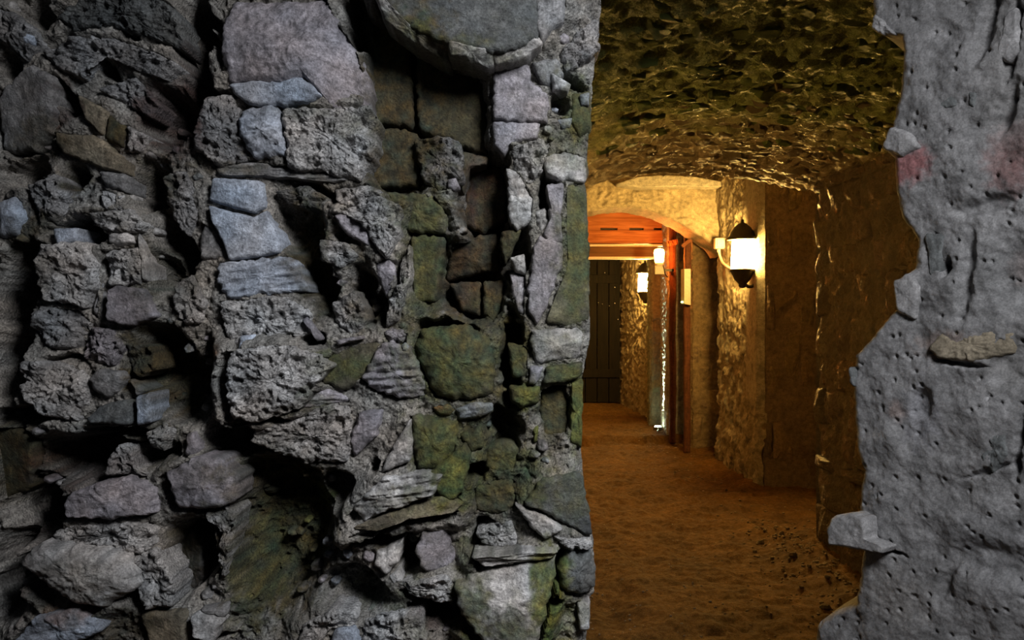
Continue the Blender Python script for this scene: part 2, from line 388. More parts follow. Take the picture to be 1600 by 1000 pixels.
st([(575,22),(612,42),(640,80),(646,196),(586,190),(576,100)], -.040, .0, .1, 'o', 's')
st([(650,84),(762,110),(764,240),(740,234),(652,202)], -.050, -.05, .0, 'o', 's')
st([(584,196),(640,204),(660,218),(654,290),(592,292),(576,270)], -.034, .1, .0, 'o', 's')
st([(644,220),(700,212),(722,228),(726,290),(684,300),(662,282)], -.012, .0, .1, 'g', 'c')
st([(722,236),(764,244),(760,256),(735,262),(722,300),(716,270)], -.03, .0, .0, 'v', 'm')
st([(700,280),(712,276),(718,290),(708,298),(699,292)], .0, 0, 0, 'p', 's')
st([(770,106),(825,96),(832,125),(850,142),(858,150),(856,190),(815,190),(769,184)], .016, .1, .0, 'p', 's')
st([(769,188),(845,192),(840,214),(800,226),(787,242),(771,226)], .010, .1, .1, 'p', 's')
st([(830,96),(870,90),(882,114),(862,136),(843,128)], .012, -.1, .1, 'g', 'f')
st([(860,112),(893,132),(887,145),(864,140)], .018, -.1, .1, 'w', 'f')
st([(800,228),(840,216),(862,225),(850,262),(830,290),(800,262)], .004, .0, .0, 'w', 'fc')
st([(872,86),(935,20),(938,74),(905,104),(884,112)], .006, -.3, .0, 'g', 'fc')
st([(892,142),(924,136),(926,200),(905,214),(888,190)], -.004, -.4, .0, 'v', 's', round_=.02)
st([(868,186),(895,182),(892,198),(878,201)], .008, .0, .0, 'b', 's')
st([(906,146),(922,142),(922,162),(908,164)], .010, -.3, 0, 'b', 's')
st([(848,248),(880,236),(918,244),(916,284),(872,280),(852,270)], .006, -.25, .1, 'w', 's')
st([(853,286),(882,285),(879,320),(877,345),(880,378),(858,384),(848,366),(858,345),(859,320)], .012, .0, .0, 'p', 's', bw=6)
st([(845,368),(880,380),(880,410),(866,450),(850,490),(838,508),(826,490),(824,455),(830,420),(834,382)], .018, .05, .0, 'p', 's', bw=7)
st([(796,402),(820,396),(823,430),(806,426)], .0, .0, .3, 'w', 'f')
st([(796,424),(822,432),(821,496),(810,490),(800,462)], -.01, .3, .0, 'p', 'f')
st([(783,362),(816,358),(797,400),(789,412),(781,386)], -.02, .3, .1, 'o', 'f')
st([(790,262),(812,270),(835,310),(830,345),(808,362),(792,340),(794,300)], .0, -.2, .0, 'w', 'l')
st([(836,330),(852,322),(858,350),(846,364),(838,352)], .0, .2, .0, 'w', 'l')
st([(735,262),(778,254),(793,290),(791,345),(756,364),(721,350),(726,300)], -.082, .25, .0, 'm', 's')
st([(702,372),(780,366),(784,420),(750,426),(694,440)], -.070, .1, .1, 'm', 'f')
st([(700,442),(751,440),(751,495),(722,486)], -.070, .1, .0, 'm', 's')
st([(755,440),(787,438),(785,485),(770,506),(755,490)], -.055, .1, .0, 'm', 's')
st([(640,366),(697,370),(682,470),(644,472)], -.018, .15, .0, 'v', 's')
st([(600,300),(680,305),(700,340),(695,364),(640,362),(612,340)], -.008, .0, .2, 'v', 'm')
st([(885,287),(917,287),(920,350),(923,400),(922,500),(882,512),(852,502),(870,455),(884,420)], -.004, -.35, .0, 'v', 's')
st([(325,312),(330,277),(408,281),(413,322),(396,333),(360,324)], .030, -.05, .05, 'b', 's', rough_edge=1.2, bw=5)
st([(324,320),(360,330),(396,338),(415,328),(434,372),(436,394),(400,401),(356,407),(345,375),(329,345)], .030, -.05, .0, 'b', 's', rough_edge=1.2, bw=5)
st([(318,347),(328,352),(350,388),(351,404),(311,405),(309,375)], .014, .1, .0, 'g', 's')
st([(340,411),(400,404),(450,400),(468,411),(479,455),(430,459),(352,467),(339,440)], .026, -.04, .05, 'b', 'l')
st([(346,471),(440,463),(484,482),(489,518),(440,540),(362,540),(347,510)], .022, .0, .1, 'w', 'c')
st([(360,548),(440,538),(490,552),(518,572),(490,600),(470,638),(400,660),(362,656),(352,600)], .058, -.05, .05, 'w', 'sc', bw=12)
st([(372,526),(396,522),(392,545),(370,550)], .034, 0, 0, 'b', 's')
st([(562,590),(600,534),(640,540),(655,575),(669,620),(620,624),(582,610)], .036, -.1, .05, 'p', 'fl', bw=6)
st([(490,574),(530,543),(598,532),(570,588),(540,610),(502,599)], .020, .2, -.1, 'v', 's')
st([(624,540),(632,535),(640,543),(636,552),(627,551)], .050, 0, 0, 'b', 's', round_=.008)
st([(660,512),(730,506),(765,530),(775,580),(770,614),(735,627),(680,622),(655,570),(645,540)], .042, .0, .0, 'v', 'm', round_=.022, bw=12)
st([(712,640),(738,629),(768,630),(771,641),(750,654),(716,657)], .030, .1, .2, 'b', 'f')
st([(674,636),(700,629),(711,640),(705,650),(685,650)], .022, 0, .2, 'r', 's')
st([(396,673),(450,657),(510,632),(545,632),(552,680),(545,722),(480,724),(422,704),(392,690)], .024, .0, .1, 'w', 'c')
st([(562,642),(598,640),(589,680),(551,718),(546,690)], .032, -.1, .2, 'p', 'f')
st([(602,718),(640,655),(645,690),(640,722),(592,742)], .045, .1, .1, 'w', 'f')
st([(546,798),(600,746),(665,738),(692,742),(678,772),(610,798),(562,822)], .060, .0, .15, 'w', 'fl')
st([(541,832),(610,801),(685,778),(722,790),(712,803),(640,811),(585,832)], .058, .0, -.3, 't', 'fs', bw=5)
st([(668,742),(726,694),(736,716),(722,772),(700,786),(680,772)], .052, -.1, .1, 'v', 's')
st([(640,644),(690,656),(714,660),(714,700),(690,738),(652,736),(641,690)], .036, .0, .0, 'v', 'm', round_=.025)
st([(716,680),(750,664),(756,700),(735,708)], .028, .1, .1, 'o', 's')
st([(818,788),(850,746),(912,742),(922,800),(928,842),(890,826),(852,802)], .036, -.2, .1, 'd', 's')
st([(804,790),(815,791),(850,806),(880,826),(852,842),(830,826)], .040, .1, .1, 'w', 'f')
st([(742,832),(780,817),(800,812),(812,850),(770,862),(750,850)], .012, .2, .2, 'w', 'c')
st([(736,872),(780,866),(830,860),(872,862),(866,872),(800,884),(750,888)], .066, .0, .5, 'w', 'l', bw=4)
st([(706,922),(745,902),(800,887),(868,872),(869,900),(855,950),(838,1012),(760,1014),(722,970)], .072, .1, -.05, 'w', 'f', bw=8)
st([(886,862),(918,852),(930,880),(933,924),(910,934),(878,924),(872,890)], .03, -.25, .0, 'd', 'm', round_=.02)
st([(862,835),(926,846),(926,858),(890,860)], .034, -.2, .2, 'w', 'c')
st([(902,942),(923,938),(922,986),(906,986)], .014, -.2, .0, 'w', 's')
st([(660,830),(692,822),(712,880),(700,895),(662,892),(648,860)], .026, -.5, .0, 'p', 's')
st([(588,862),(620,850),(630,842),(622,880),(603,900),(584,882)], .030, -.2, .1, 'w', 'f')
st([(606,902),(622,892),(630,908),(615,915)], .030, 0, 0, 'w', 'f')
st([(622,912),(700,896),(718,940),(690,946),(642,930)], .036, .0, .4, 'w', 'fc')
st([(560,1012),(566,975),(600,960),(660,952),(668,1012)], .030, .1, .1, 'w', 'fc')
st([(520,987),(555,980),(562,1010),(514,1010)], .034, 0, .1, 'b', 's')
st([(470,980),(520,950),(560,955),(556,976),(512,986),(500,1010),(465,1010)], .022, 0, .2, 'w', 'c')
st([(96,790),(106,771),(150,756),(200,746),(240,766),(243,805),(180,811),(100,810)], .044, -.05, .1, 'p', 'f', bw=6)
st([(258,740),(300,716),(340,715),(370,745),(372,780),(330,798),(275,795)], .050, .0, .1, 'p', 'fs')
st([(76,836),(110,822),(200,815),(242,822),(246,850),(215,868),(150,856),(90,842)], .026, .0, .1, 'w', 'c')
st([(25,882),(55,850),(120,860),(188,872),(212,920),(150,958),(100,948),(60,912)], .066, -.05, .1, 'w', 'm', round_=.03, bw=14)
st([(205,870),(244,855),(275,905),(270,950),(225,950),(212,915)], .030, .1, .0, 'w', 'c')
st([(10,1012),(60,962),(118,952),(164,984),(110,1012)], .046, .0, .2, 'b', 'm')
st([(296,966),(310,958),(347,972),(331,1008),(298,996)], .046, .0, .0, 'w', 's', bw=4)
st([(216,958),(292,954),(290,1012),(228,1012)], .028, .1, .1, 't', 's')
st([(312,950),(354,944),(352,966),(322,958)], .03, 0, .1, 'g', 'f')
st([(318,800),(352,790),(372,800),(360,850),(352,905),(340,890),(345,830)], .030, .1, 0, 'w', 'c')
st([(276,850),(296,826),(318,850),(322,905),(300,930),(282,900)], -.05, .3, 0, 'g', 'f')
st([(167,455),(178,447),(225,452),(240,495),(200,510),(163,500)], .036, -.05, .0, 'p', 's', bw=4)
st([(149,424),(158,404),(165,450),(160,500),(143,490),(151,455)], .016, .2, .0, 'g', 's')
st([(60,392),(80,382),(130,377),(150,410),(147,450),(130,480),(72,470),(56,440)], .034, -.1, .1, 'w', 'c')
st([(60,476),(132,484),(142,505),(130,545),(84,545),(52,510)], .016, -.3, .0, 'g', 'c')
st([(166,392),(220,386),(226,444),(170,446)], .026, .0, .1, 'w', 'c')
st([(80,356),(120,355),(120,378),(85,384)], .038, .0, .1, 'b', 's')
st([(166,365),(200,358),(212,380),(180,386),(165,380)], .030, 0, 0, 'w', 'm', round_=.012)
st([(214,362),(226,385),(230,440),(222,440),(216,395)], .030, 0, 0, 'w', 's')
st([(135,592),(150,576),(185,580),(195,590),(180,614),(160,624),(141,610)], .036, .1, .1, 'g', 's')
st([(130,656),(150,636),(205,623),(207,664),(136,662)], .034, .0, -.1, 'd', 'f')
st([(208,622),(233,613),(236,660),(211,666)], .044, .1, .0, 'b', 's', rough_edge=1.5)
st([(200,592),(226,610),(211,620)], .034, 0, 0, 'w', 's')
st([(40,564),(90,566),(130,582),(136,620),(120,660),(60,650),(36,610)], .028, -.2, .1, 'w', 'c')
st([(140,510),(178,515),(194,545),(180,575),(130,560)], .018, .1, .0, 'p', 'c')
st([(196,536),(235,540),(250,575),(222,590),(200,570)], .010, 0, 0, 'd', 'c')
st([(162,745),(170,715),(186,694),(205,700),(212,730),(240,745),(200,742)], .020, .0, .1, 'w', 'c')
st([(286,712),(290,680),(302,674),(312,704),(298,718)], .026, 0, .1, 'p', 's')
st([(228,676),(255,660),(275,672),(258,705),(236,700)], .012, 0, 0, 'w', 'c')
st([(28,56),(42,47),(55,55),(50,68),(35,69)], .030, 0, 0, 'b', 's', round_=.006)
st([(-12,10),(25,20),(60,50),(70,72),(40,95),(20,80),(-12,60)], .020, .1, .1, 'g', 'c')
st([(88,24),(130,-10),(230,-10),(284,20),(290,80),(240,60),(170,38),(112,48)], .032, .05, .1, 'd', 'c')
st([(60,78),(110,56),(180,60),(250,86),(282,102),(262,126),(220,112),(186,84),(150,80),(132,124),(96,110)], .030, .05, .1, 'g', 'c')
st([(152,140),(180,128),(215,120),(250,164),(236,184),(190,160)], .014, .1, .0, 'g', 'c')
st([(120,146),(166,172),(156,210),(126,182)], .024, .2, .2, 't', 's', rough_edge=1.5, bw=4)
st([(168,176),(197,196),(192,232),(160,215)], .018, .1, .0, 'o', 's')
st([(198,196),(230,210),(222,236),(200,238)], .02, 0, .1, 'w', 'c')
st([(80,206),(150,212),(206,258),(202,274),(150,260),(88,236)], .022, .1, .2, 't', 's')
st([(150,266),(200,272),(196,300),(162,292)], .024, .1, .0, 'g', 'f')
st([(158,296),(192,303),(192,330),(160,325)], .024, 0, 0, 'w', 'c')
st([(-14,148),(20,124),(60,106),(96,126),(86,200),(40,232),(-14,232)], .012, .35, .25, 'g', 's')
st([(-12,312),(25,305),(38,340),(26,370),(-12,372)], .020, .3, .1, 'b', 's', round_=.02)
st([(42,290),(90,272),(110,300),(92,350),(62,352)], .022, .0, .1, 'g', 'c')
st([(140,332),(200,326),(232,352),(225,362),(182,364),(142,352)], .032, .0, .0, 'w', 'c')
st([(254,277),(290,266),(302,292),(312,330),(292,372),(262,330)], .014, .1, .1, 'g', 'c')
st([(276,442),(300,430),(322,470),(316,502),(290,510),(270,480)], .018, .0, .0, 'w', 'c')
st([(-14,668),(40,666),(62,690),(52,760),(-14,790)], -.02, .3, .2, 'o', 's')
st([(829,516),(900,511),(912,520),(906,560),(836,569),(829,540)], .010, -.2, .1, 'w', 'f')
st([(828,572),(850,573),(838,602),(826,600)], .020, 0, 0, 'p', 's')
st([(853,573),(912,566),(910,590),(880,600),(849,600)], .014, -.2, .1, 'v', 's')
st([(792,536),(825,541),(825,592),(800,590)], .0, .1, .1, 'v', 'm')
st([(796,604),(845,603),(842,632),(812,640),(796,626)], .016, 0, .1, 'y', 'm', round_=.02)
st([(845,607),(889,601),(889,680),(842,688)], -.03, .1, .0, 'o', 's')
st([(893,596),(912,592),(910,702),(891,692)], -.004, -.3, .0, 'y', 'm')
st([(832,668),(842,666),(840,690),(834,694)], .004, 0, 0, 'y', 's')
st([(532,332),(588,304),(628,322),(625,368),(602,408),(582,380),(566,350)], .032, -.1, .1, 'w', 'fc')
st([(520,336),(546,332),(579,364),(576,384),(542,368)], .028, -.1, .0, 'p', 's')
st([(500,374),(540,378),(560,400),(532,420),(502,406)], .022, 0, .1, 'w', 'c')
st([(586,412),(610,398),(624,440),(602,466),(590,440)], .010, .2, .0, 'p', 'f')
st([(606,470),(624,440),(628,402),(640,382),(642,430),(622,504),(602,510)], .024, .1, .0, 'w', 'c')
st([(520,474),(558,452),(578,500),(552,528),(522,502)], .016, .0, .1, 'w', 'c')
st([(470,500),(478,494),(502,530),(494,534)], .034, 0, 0, 'p', 's')
st([(522,532),(566,524),(568,530),(526,540)], .034, 0, 0, 'p', 's')
st([(430,300),(480,290),(520,312),(500,330),(450,320)], .008, 0, .1, 'g', 'c')
st([(520,296),(575,288),(600,300),(560,322),(530,320)], .022, 0, .1, 'w', 'c')
st([(450,612),(480,606),(520,610),(560,626),(520,632),(470,640)], .016, 0, .1, 'p', 'l')
st([(640,520),(612,510),(600,520),(612,540),(640,538)], .020, 0, 0, 'p', 'c')
st([(760,700),(790,690),(812,700),(806,735),(780,742),(756,730)], -.01, .1, .1, 'v', 'm')
st([(740,760),(800,748),(812,790),(780,806),(742,800)], .004, .1, .1, 'v', 'm')

wall_pts = []
xs = np.concatenate([np.arange(-760, -150, 17.0), np.arange(-150, 880, 2.25)])
uu = np.concatenate([xs, np.zeros(26)])
ys = np.concatenate([np.arange(-520, -110, 17.0), np.arange(-110, 1110, 2.25), np.arange(1110, 1711, 17.0)])
EDGE_Y = [-520, 0, 40, 80, 130, 200, 250, 300, 400, 480, 520, 560, 600, 680, 740, 780, 820, 850, 900, 930, 942, 1000, 1710]
EDGE_X = [952, 945, 939, 935, 930, 925, 920, 917, 921, 925, 927, 919, 913, 911, 913, 919, 926, 929, 934, 932, 924, 921, 925]
ex = np.interp(ys, EDGE_Y, EDGE_X) + 3.0 * fbm(ys / 22, ys * 0, 71, 3)
nc = len(xs) + 26 + 10
PX = np.empty((len(ys), nc)); PY = np.repeat(ys[:, None], nc, 1)
PX[:, :len(xs)] = xs
tt = np.linspace(0, 1, 27)[1:]
PX[:, len(xs):len(xs) + 26] = 880 + (ex[:, None] - 882) * tt
PX[:, len(xs) + 26:] = ex[:, None]
CR = crumb(PX, PY, 11); HD = hollow_depth(PX, PY)
Hm = 0.014 * fbm(PX / 170, PY / 170, 601, 3) + 0.010 * fbm(PX / 60, PY / 60, 621, 3) + CR - HD * 1.15
for (poly, h, gx, gy, cls, style, k) in S:
    P = np.array(poly, float)
    m = (PX > P[:, 0].min() - 36) & (PX < P[:, 0].max() + 36) & (PY > P[:, 1].min() - 36) & (PY < P[:, 1].max() + 36)
    if not m.any(): continue
    d = poly_inside_dist(PX[m], PY[m], P)
    c = P.mean(0)
    hs = h + (gx * (PX[m] - c[0]) - gy * (PY[m] - c[1])) / 1000
    hm = Hm[m]
    # the bed under a stone lies below its face; the mortar round it comes up part of the way
    gap = 0.006 if 'c' in style else 0.016
    lift = sstep(-34, -2, d) * (1 - sstep(0.012, 0.05, HD[m])) * (0.9 if h > 0 else 0.0)
    hm = np.where(d <= 2, hm + np.maximum(hs - gap + 0.6 * CR[m] - hm, 0) * lift, hm)
    Hm[m] = np.where(d > 2, np.where(d > 9, np.minimum(hm, hs - 0.030), np.minimum(hm, hs - gap - .002)), hm)
E = ex[:, None] - PX
Hm = Hm - 0.030 * np.clip(1 - E / 34, 0, 1) ** 2
Hm[:, -10:] = Hm[:, -11:-10]
PXr = PX.copy()
back = np.linspace(0, 1, 11)[1:] * 0.46
U_, V_ = px_mm(PX, PY)
Pw = FW.at(U_, V_, Hm)
for k in range(10):
    Pw[:, -10 + k, 1] = DW + 0.03 + back[k] - Hm[:, -11] * (1 - k / 9)
    Pw[:, -10 + k, 0] += 0.012 * fbm(ys / 40, ys * 0 + back[k] * 8, 77, 3) - 0.004 * k
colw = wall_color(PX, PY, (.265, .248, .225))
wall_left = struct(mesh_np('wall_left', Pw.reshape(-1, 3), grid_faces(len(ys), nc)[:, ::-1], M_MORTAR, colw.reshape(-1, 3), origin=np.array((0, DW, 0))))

SEED = 1000
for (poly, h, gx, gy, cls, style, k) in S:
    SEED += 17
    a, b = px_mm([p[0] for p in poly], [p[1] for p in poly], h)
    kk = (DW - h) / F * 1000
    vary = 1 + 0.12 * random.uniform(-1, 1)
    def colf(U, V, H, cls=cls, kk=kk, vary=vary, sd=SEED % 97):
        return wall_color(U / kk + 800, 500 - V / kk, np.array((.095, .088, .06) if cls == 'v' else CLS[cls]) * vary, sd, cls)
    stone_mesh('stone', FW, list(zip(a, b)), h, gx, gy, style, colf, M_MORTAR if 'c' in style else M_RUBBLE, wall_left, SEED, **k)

# small chips and pebbles bedded in the mortar between the stones
chips = 0; tries = 0
while chips < 110 and tries < 4000:
    tries += 1
    x, y = random.uniform(5, 900), random.uniform(5, 995)
    r = random.uniform(5, 11)
    p1, p2 = np.array([x]), np.array([y])
    ok = True
    for s_ in S:
        if poly_inside_dist(p1, p2, np.array(s_[0], float))[0] > -r * 0.9: ok = False; break
    if not ok: continue
    dep = float(hollow_depth(p1, p2)[0])
    hh = 0.014 * float(fbm(p1 / 170, p2 / 170, 601, 3)[0]) + 0.008 - dep * 0.9
    n = random.randint(5, 8); a0 = random.uniform(0, 6.28); el = random.uniform(.6, 1)
    poly = []
    for i in range(n):
        a = a0 + 2 * math.pi * i / n; rr_ = r * random.uniform(.75, 1.2)
        poly.append((x + rr_ * math.cos(a), y + rr_ * el * math.sin(a)))
    cls = random.choice('gpwwbd'); SEED += 17
    a, b = px_mm([p[0] for p in poly], [p[1] for p in poly], hh); kk = (DW - hh) / F * 1000
    def colf(U, V, H, cls=cls, kk=kk, sd=SEED % 97):
        return wall_color(U / kk + 800, 500 - V / kk, np.array(CLS[cls]), sd)
    stone_mesh('stone', FW, list(zip(a, b)), hh, random.uniform(-.4, .4), random.uniform(-.4, .4), random.choice(['f', 's', 'f']), colf, M_RUBBLE, wall_left, SEED, step=2.6, back=.03, bev=.004, bw=4, rough_edge=1.2)
    chips += 1

# ------------------------------------------------------------------ the rendered jamb on the right
JO = np.array((.685, 1.65, EYE)); JU = np.array((.54, -.84, 0)); JU /= np.linalg.norm(JU); JN = np.array((-JU[1] * -1, 0, 0)); JN = np.array((JU[1], -JU[0], 0))
FJ = Frame(JO, JU, (0, 0, 1), JN)
def px_jamb(x, y):
    k = (np.asarray(x, float) - 800) / F
    u = (JO[1] * k - JO[0]) / (JU[0] - JU[1] * k)
    Y = JO[1] + JU[1] * u
    return u * 1000, (500 - np.asarray(y, float)) / F * Y * 1000
SIL = [(1360,-400),(1358,0),(1362,44),(1380,54),(1400,58),(1404,92),(1396,150),(1386,190),(1378,236),(1391,246),(1391,286),(1398,338),(1413,360),(1426,374),(1424,420),(1397,440),(1396,480),(1362,520),(1330,556),(1326,600),(1327,660),(1332,705),(1342,735),(1336,765),(1336,800),(1340,860),(1338,900),(1330,944),(1292,960),(1270,974),(1266,1000),(1262,1040),(1262,1500)]
su, sv = px_jamb([p[0] for p in SIL], [p[1] for p in SIL])
vs = np.concatenate([np.arange(-1250, -720, 16.0), np.arange(-720, 660, 2.6), np.arange(660, 1010, 16.0)])
u0 = np.interp(vs, sv[::-1], su[::-1]) + 3.0 * fbm(vs / 16, vs * 0, 81, 3)
du = np.concatenate([np.arange(0, 420, 2.8), np.arange(420, 900, 18.0)])
nb = 10
UJ = np.concatenate([np.repeat(u0[:, None], nb, 1), u0[:, None] + du], 1); VJ = np.repeat(vs[:, None], UJ.shape[1], 1)
f1, f2, idv = worley(UJ / 17, VJ / 17, 700)
pit = np.where(idv > 0.88, sstep(.32, .12, f1), 0)
DJ = UJ - u0[:, None]
Hj = 0.016 * fbm(UJ / 130, VJ / 130, 701, 3) + 0.006 * fbm(UJ / 42, VJ / 42, 721, 4) + 0.0016 * fbm(UJ / 10, VJ / 10, 741, 3) - 0.006 * pit
# open joints and grooves
for (x, y, rx, ry, a, dep) in [(1582, 60, 8, 60, 8, .03), (1540, 40, 10, 60, 14, .02), (1478, 418, 6, 16, 10, .03), (1510, 430, 8, 70, 6, .015), (1500, 568, 30, 5, 6, .02), (1545, 735, 34, 5, -25, .012), (1592, 700, 5, 50, 10, .02),
                               (1380, 856, 30, 5, 5, .03), (1540, 320, 34, 14, -10, .015), (1590, 430, 30, 60, 0, .016), (1440, 630, 14, 26, 20, .012), (1560, 880, 60, 30, 0, .014), (1590, 570, 30, 40, 0, .018), (1480, 900, 8, 60, 20, .008), (1570, 170, 10, 40, 20, .02)]:
    cu, cv = px_jamb(x, y); r1 = rx * 1.5; r2 = ry * 1.1
    ca, sa = math.cos(math.radians(a)), math.sin(math.radians(a))
    wx = UJ - cu + 6 * fbm(UJ / 20, VJ / 20, 751, 2); wy = VJ - cv + 6 * fbm(UJ / 20 + 5, VJ / 20, 761, 2)
    Hj -= dep * sstep(1.3, .4, np.hypot((wx * ca - wy * sa) / r1, (wx * sa + wy * ca) / r2))
Hj -= 0.020 * np.clip(1 - DJ / 22, 0, 1) ** 2
PJ = FJ.at(UJ, VJ, Hj)
for k in range(nb):   # the edge turns away from the eye into the wall's thickness
    q = (nb - k) / nb
    PJ[:, k] = PJ[:, nb] + np.array((.30, .34, 0)) * q + np.array((0.01, 0, 0)) * fbm(vs / 30, vs * 0 + q * 3, 79, 2)[:, None]
cj = np.empty(UJ.shape + (3,)); cj[...] = (.185, .182, .183)
cj *= (1 + .30 * fbm(UJ / 70, VJ / 70, 771, 4) + .22 * fbm(UJ / 12, VJ / 12, 781, 3))[..., None]
for (x, y, rx, ry, colr, a) in [(1420, 258, 34, 34, (.24, .085, .085), .8), (1582, 245, 34, 60, (.15, .055, .05), .75), (1598, 420, 20, 30, (.14, .07, .05), .5), (1480, 540, 44, 24, (.22, .15, .12), .5), (1402, 642, 14, 18, (.25, .16, .13), .4),
                                (1580, 120, 40, 160, (.16, .155, .15), .55), (1560, 440, 60, 70, (.15, .15, .15), .5), (1570, 860, 70, 60, (.15, .15, .155), .5), (1400, 930, 50, 60, (.2, .185, .17), .4), (1600, 560, 60, 60, (.15, .145, .14), .6), (1440, 650, 30, 60, (.19, .19, .21), .5)]:
    cu, cv = px_jamb(x, y)
    e = .6 * fbm(UJ / 16, VJ / 16, 791, 3)
    w = sstep(1.3, .4, np.hypot((UJ - cu) / (rx * 1.4), (VJ - cv) / (ry * 1.1)) - e) * a
    cj = cj * (1 - w[..., None]) + np.array(colr) * w[..., None]
wall_right = struct(mesh_np('wall_right', PJ.reshape(-1, 3), grid_faces(len(vs), UJ.shape[1])[:, ::-1], M_PLASTER, cj.reshape(-1, 3), origin=np.array((.9, 1.4, 0))))
JS = [([(1312,822),(1322,802),(1350,798),(1372,806),(1374,838),(1404,850),(1398,860),(1350,852),(1314,846)], .045, 'g', 's'), ([(1442,162),(1470,146),(1502,136),(1496,168),(1470,172)], .001, 'd', 's'), ([(1512,138),(1530,142),(1522,172),(1514,166)], .002, 'd', 's'),
      ([(1444,364),(1478,366),(1470,432),(1454,434)], .003, 'd', 's'), ([(1452,545),(1468,516),(1520,512),(1585,520),(1580,552),(1520,566),(1470,560)], .004, 't', 'f'), ([(1535,684),(1550,668),(1574,676),(1578,712),(1552,742),(1534,720)], .004, 'd', 'm'),
      ([(1398,440),(1425,426),(1442,448),(1432,500),(1402,486)], .010, 'g', 's'), ([(1556,90),(1572,20),(1590,10),(1596,80),(1574,98)], .004, 'g', 's'), ([(1330,572),(1338,580),(1338,604),(1330,600)], .01, 'd', 's'), ([(1536,640),(1570,640),(1590,650),(1580,670),(1545,664)], .0, 'g', 'm'),
      ([(1378,232),(1392,198),(1420,205),(1440,230),(1412,246)], .008, 'g', 's'), ([(1366,20),(1380,30),(1400,54),(1380,56),(1364,46)], .008, 'g', 'm')]
for (poly, h, cls, style) in JS:
    SEED += 17
    a, b = px_jamb([p[0] for p in poly], [p[1] for p in poly])
    def colf(U, V, H, cls=cls):
        return np.array(CLS[cls]) * (1.1 + .3 * fbm(U / 20, V / 20, 801, 3))[:, None]
    stone_mesh('stone', FJ, list(zip(a, b)), h, 0, 0, style, colf, M_PLASTER, wall_right, SEED, back=.05, bev=.006, bw=7, rough_edge=2)

# ------------------------------------------------------------------ tunnel
def tcol(shape_u, shape_v, base, seed, a=.35, b=.3, s=1.0):
    c = np.empty(shape_u.shape + (3,)); c[...] = base
    c *= (1 + a * fbm(shape_u / (180 * s), shape_v / (180 * s), seed, 4) + b * fbm(shape_u / (40 * s), shape_v / (40 * s), seed + 11, 3))[..., None]
    return c

def rough_wall(name, frame, ulim, vlim, hf, base, mat, step=16.0, seed=0, parent=None, top=None, cf=None):
    u = np.arange(ulim[0], ulim[1] + step, step); v = np.arange(vlim[0], vlim[1] + step, step)
    Ug, Vg = np.meshgrid(u, v)
    if top is not None:
        tp = top(Ug); Vg = vlim[0] + (Vg - vlim[0]) / (vlim[1] + step - vlim[0]) * (tp - vlim[0])
    H = hf(Ug, Vg)
    c = tcol(Ug, Vg, base, seed) if cf is None else cf(Ug, Vg)
    return mesh_np(name, frame.at(Ug, Vg, H).reshape(-1, 3), grid_faces(*Ug.shape), mat, c.reshape(-1, 3), parent)

# floor: trodden dirt
yf = np.concatenate([np.arange(-1.6, 2.6, .12), np.arange(2.6, 5.2, .016), np.arange(5.2, 8.6, .03), np.arange(8.6, 12.6, .05)])
xf = np.concatenate([np.arange(-2.4, .15, .11), np.arange(.15, 2.5, .017), np.arange(2.5, 3.4, .1)])
XF, YF = np.meshgrid(xf, yf)
def floor_z(X, Y):
    u, v = X * 1000, Y * 1000
    z = .035 * fbm(u / 620, v / 620, 901, 3) + .034 * fbm(u / 170, v / 170, 921, 4) + .007 * ridged(u / 90, v / 60, 931, 3) + .004 * fbm(u / 28, v / 28, 941, 2) - .012
    heap = sstep(.42, .0, 1.66 - X) * sstep(3.0, 3.3, Y) * sstep(5.4, 4.2, Y)
    z = z + heap * (.06 + .05 * np.abs(fbm(u / 60, v / 60, 951, 3)))
    z = z + .02 * sstep(.25, 0, np.abs(X - 1.87)) * sstep(6.0, 6.4, Y) * sstep(7.8, 7.3, Y)
    step_y = 8.62 + .12 * fbm(u / 300, u * 0, 961, 2) + .25 * np.clip((X - 1.3), 0, 1)
    z = z + .055 * sstep(step_y - .01, step_y + .04, Y) - .03 * sstep(.25, 0, np.abs(Y - step_y + .12)) * (Y < step_y)
    return z
ZF = floor_z(XF, YF)
cfl = np.empty(XF.shape + (3,)); cfl[...] = (.11, .055, .014)
cfl *= (1 + .6 * fbm(XF * 1000 / 260, YF * 1000 / 300, 971, 4) + .5 * fbm(XF * 1000 / 50, YF * 1000 / 50, 981, 3))[..., None]
floor = struct(mesh_np('floor', np.stack([XF, YF, ZF], -1).reshape(-1, 3), grid_faces(*XF.shape), M_DIRT, cfl.reshape(-1, 3), origin=np.zeros(3)))

# vault
def vault_z(X, Y):
    dx = X - (.86 + .02 * (Y - 4.9))
    z = 2.115 + .028 * (Y - 4.9) - np.where(dx < 0, .55 * sstep(1.6, 4.6, Y) * np.minimum(-dx, .9) ** 2, .145 * np.minimum(dx, 1.2) ** 2)
    return z
VEND = 4.95
def vault_h(X, Y):
    u, v = X * 1000, Y * 1000
    s = u * .87 + .5 * v + 40 * fbm(u / 160, v / 160, 1003, 2); w = v * .87 - .5 * u + 40 * fbm(u / 160 + 5, v / 160, 1004, 2)
    f1, f2, idv = worley(s / 70, w / 52, 1011)
    g1, g2, gid = worley(s / 32, w / 25, 1012)
    return -.62 * (.05 * fbm(u / 420, v / 420, 1021, 3) + .038 * (idv - .5) * sstep(0, .3, f2 - f1) + .022 * (gid - .5) * sstep(0, .3, g2 - g1) + .026 * fbm(s / 90, w / 60, 1031, 5) + .016 * (ridged(s / 50, w / 34, 1033, 3) - .5) + .007 * fbm(s / 18, w / 14, 1037, 2) - .012)
yv = np.concatenate([np.arange(1.6, VEND, .0125), np.full(6, VEND), np.arange(VEND + .1, 7.75, .1)])
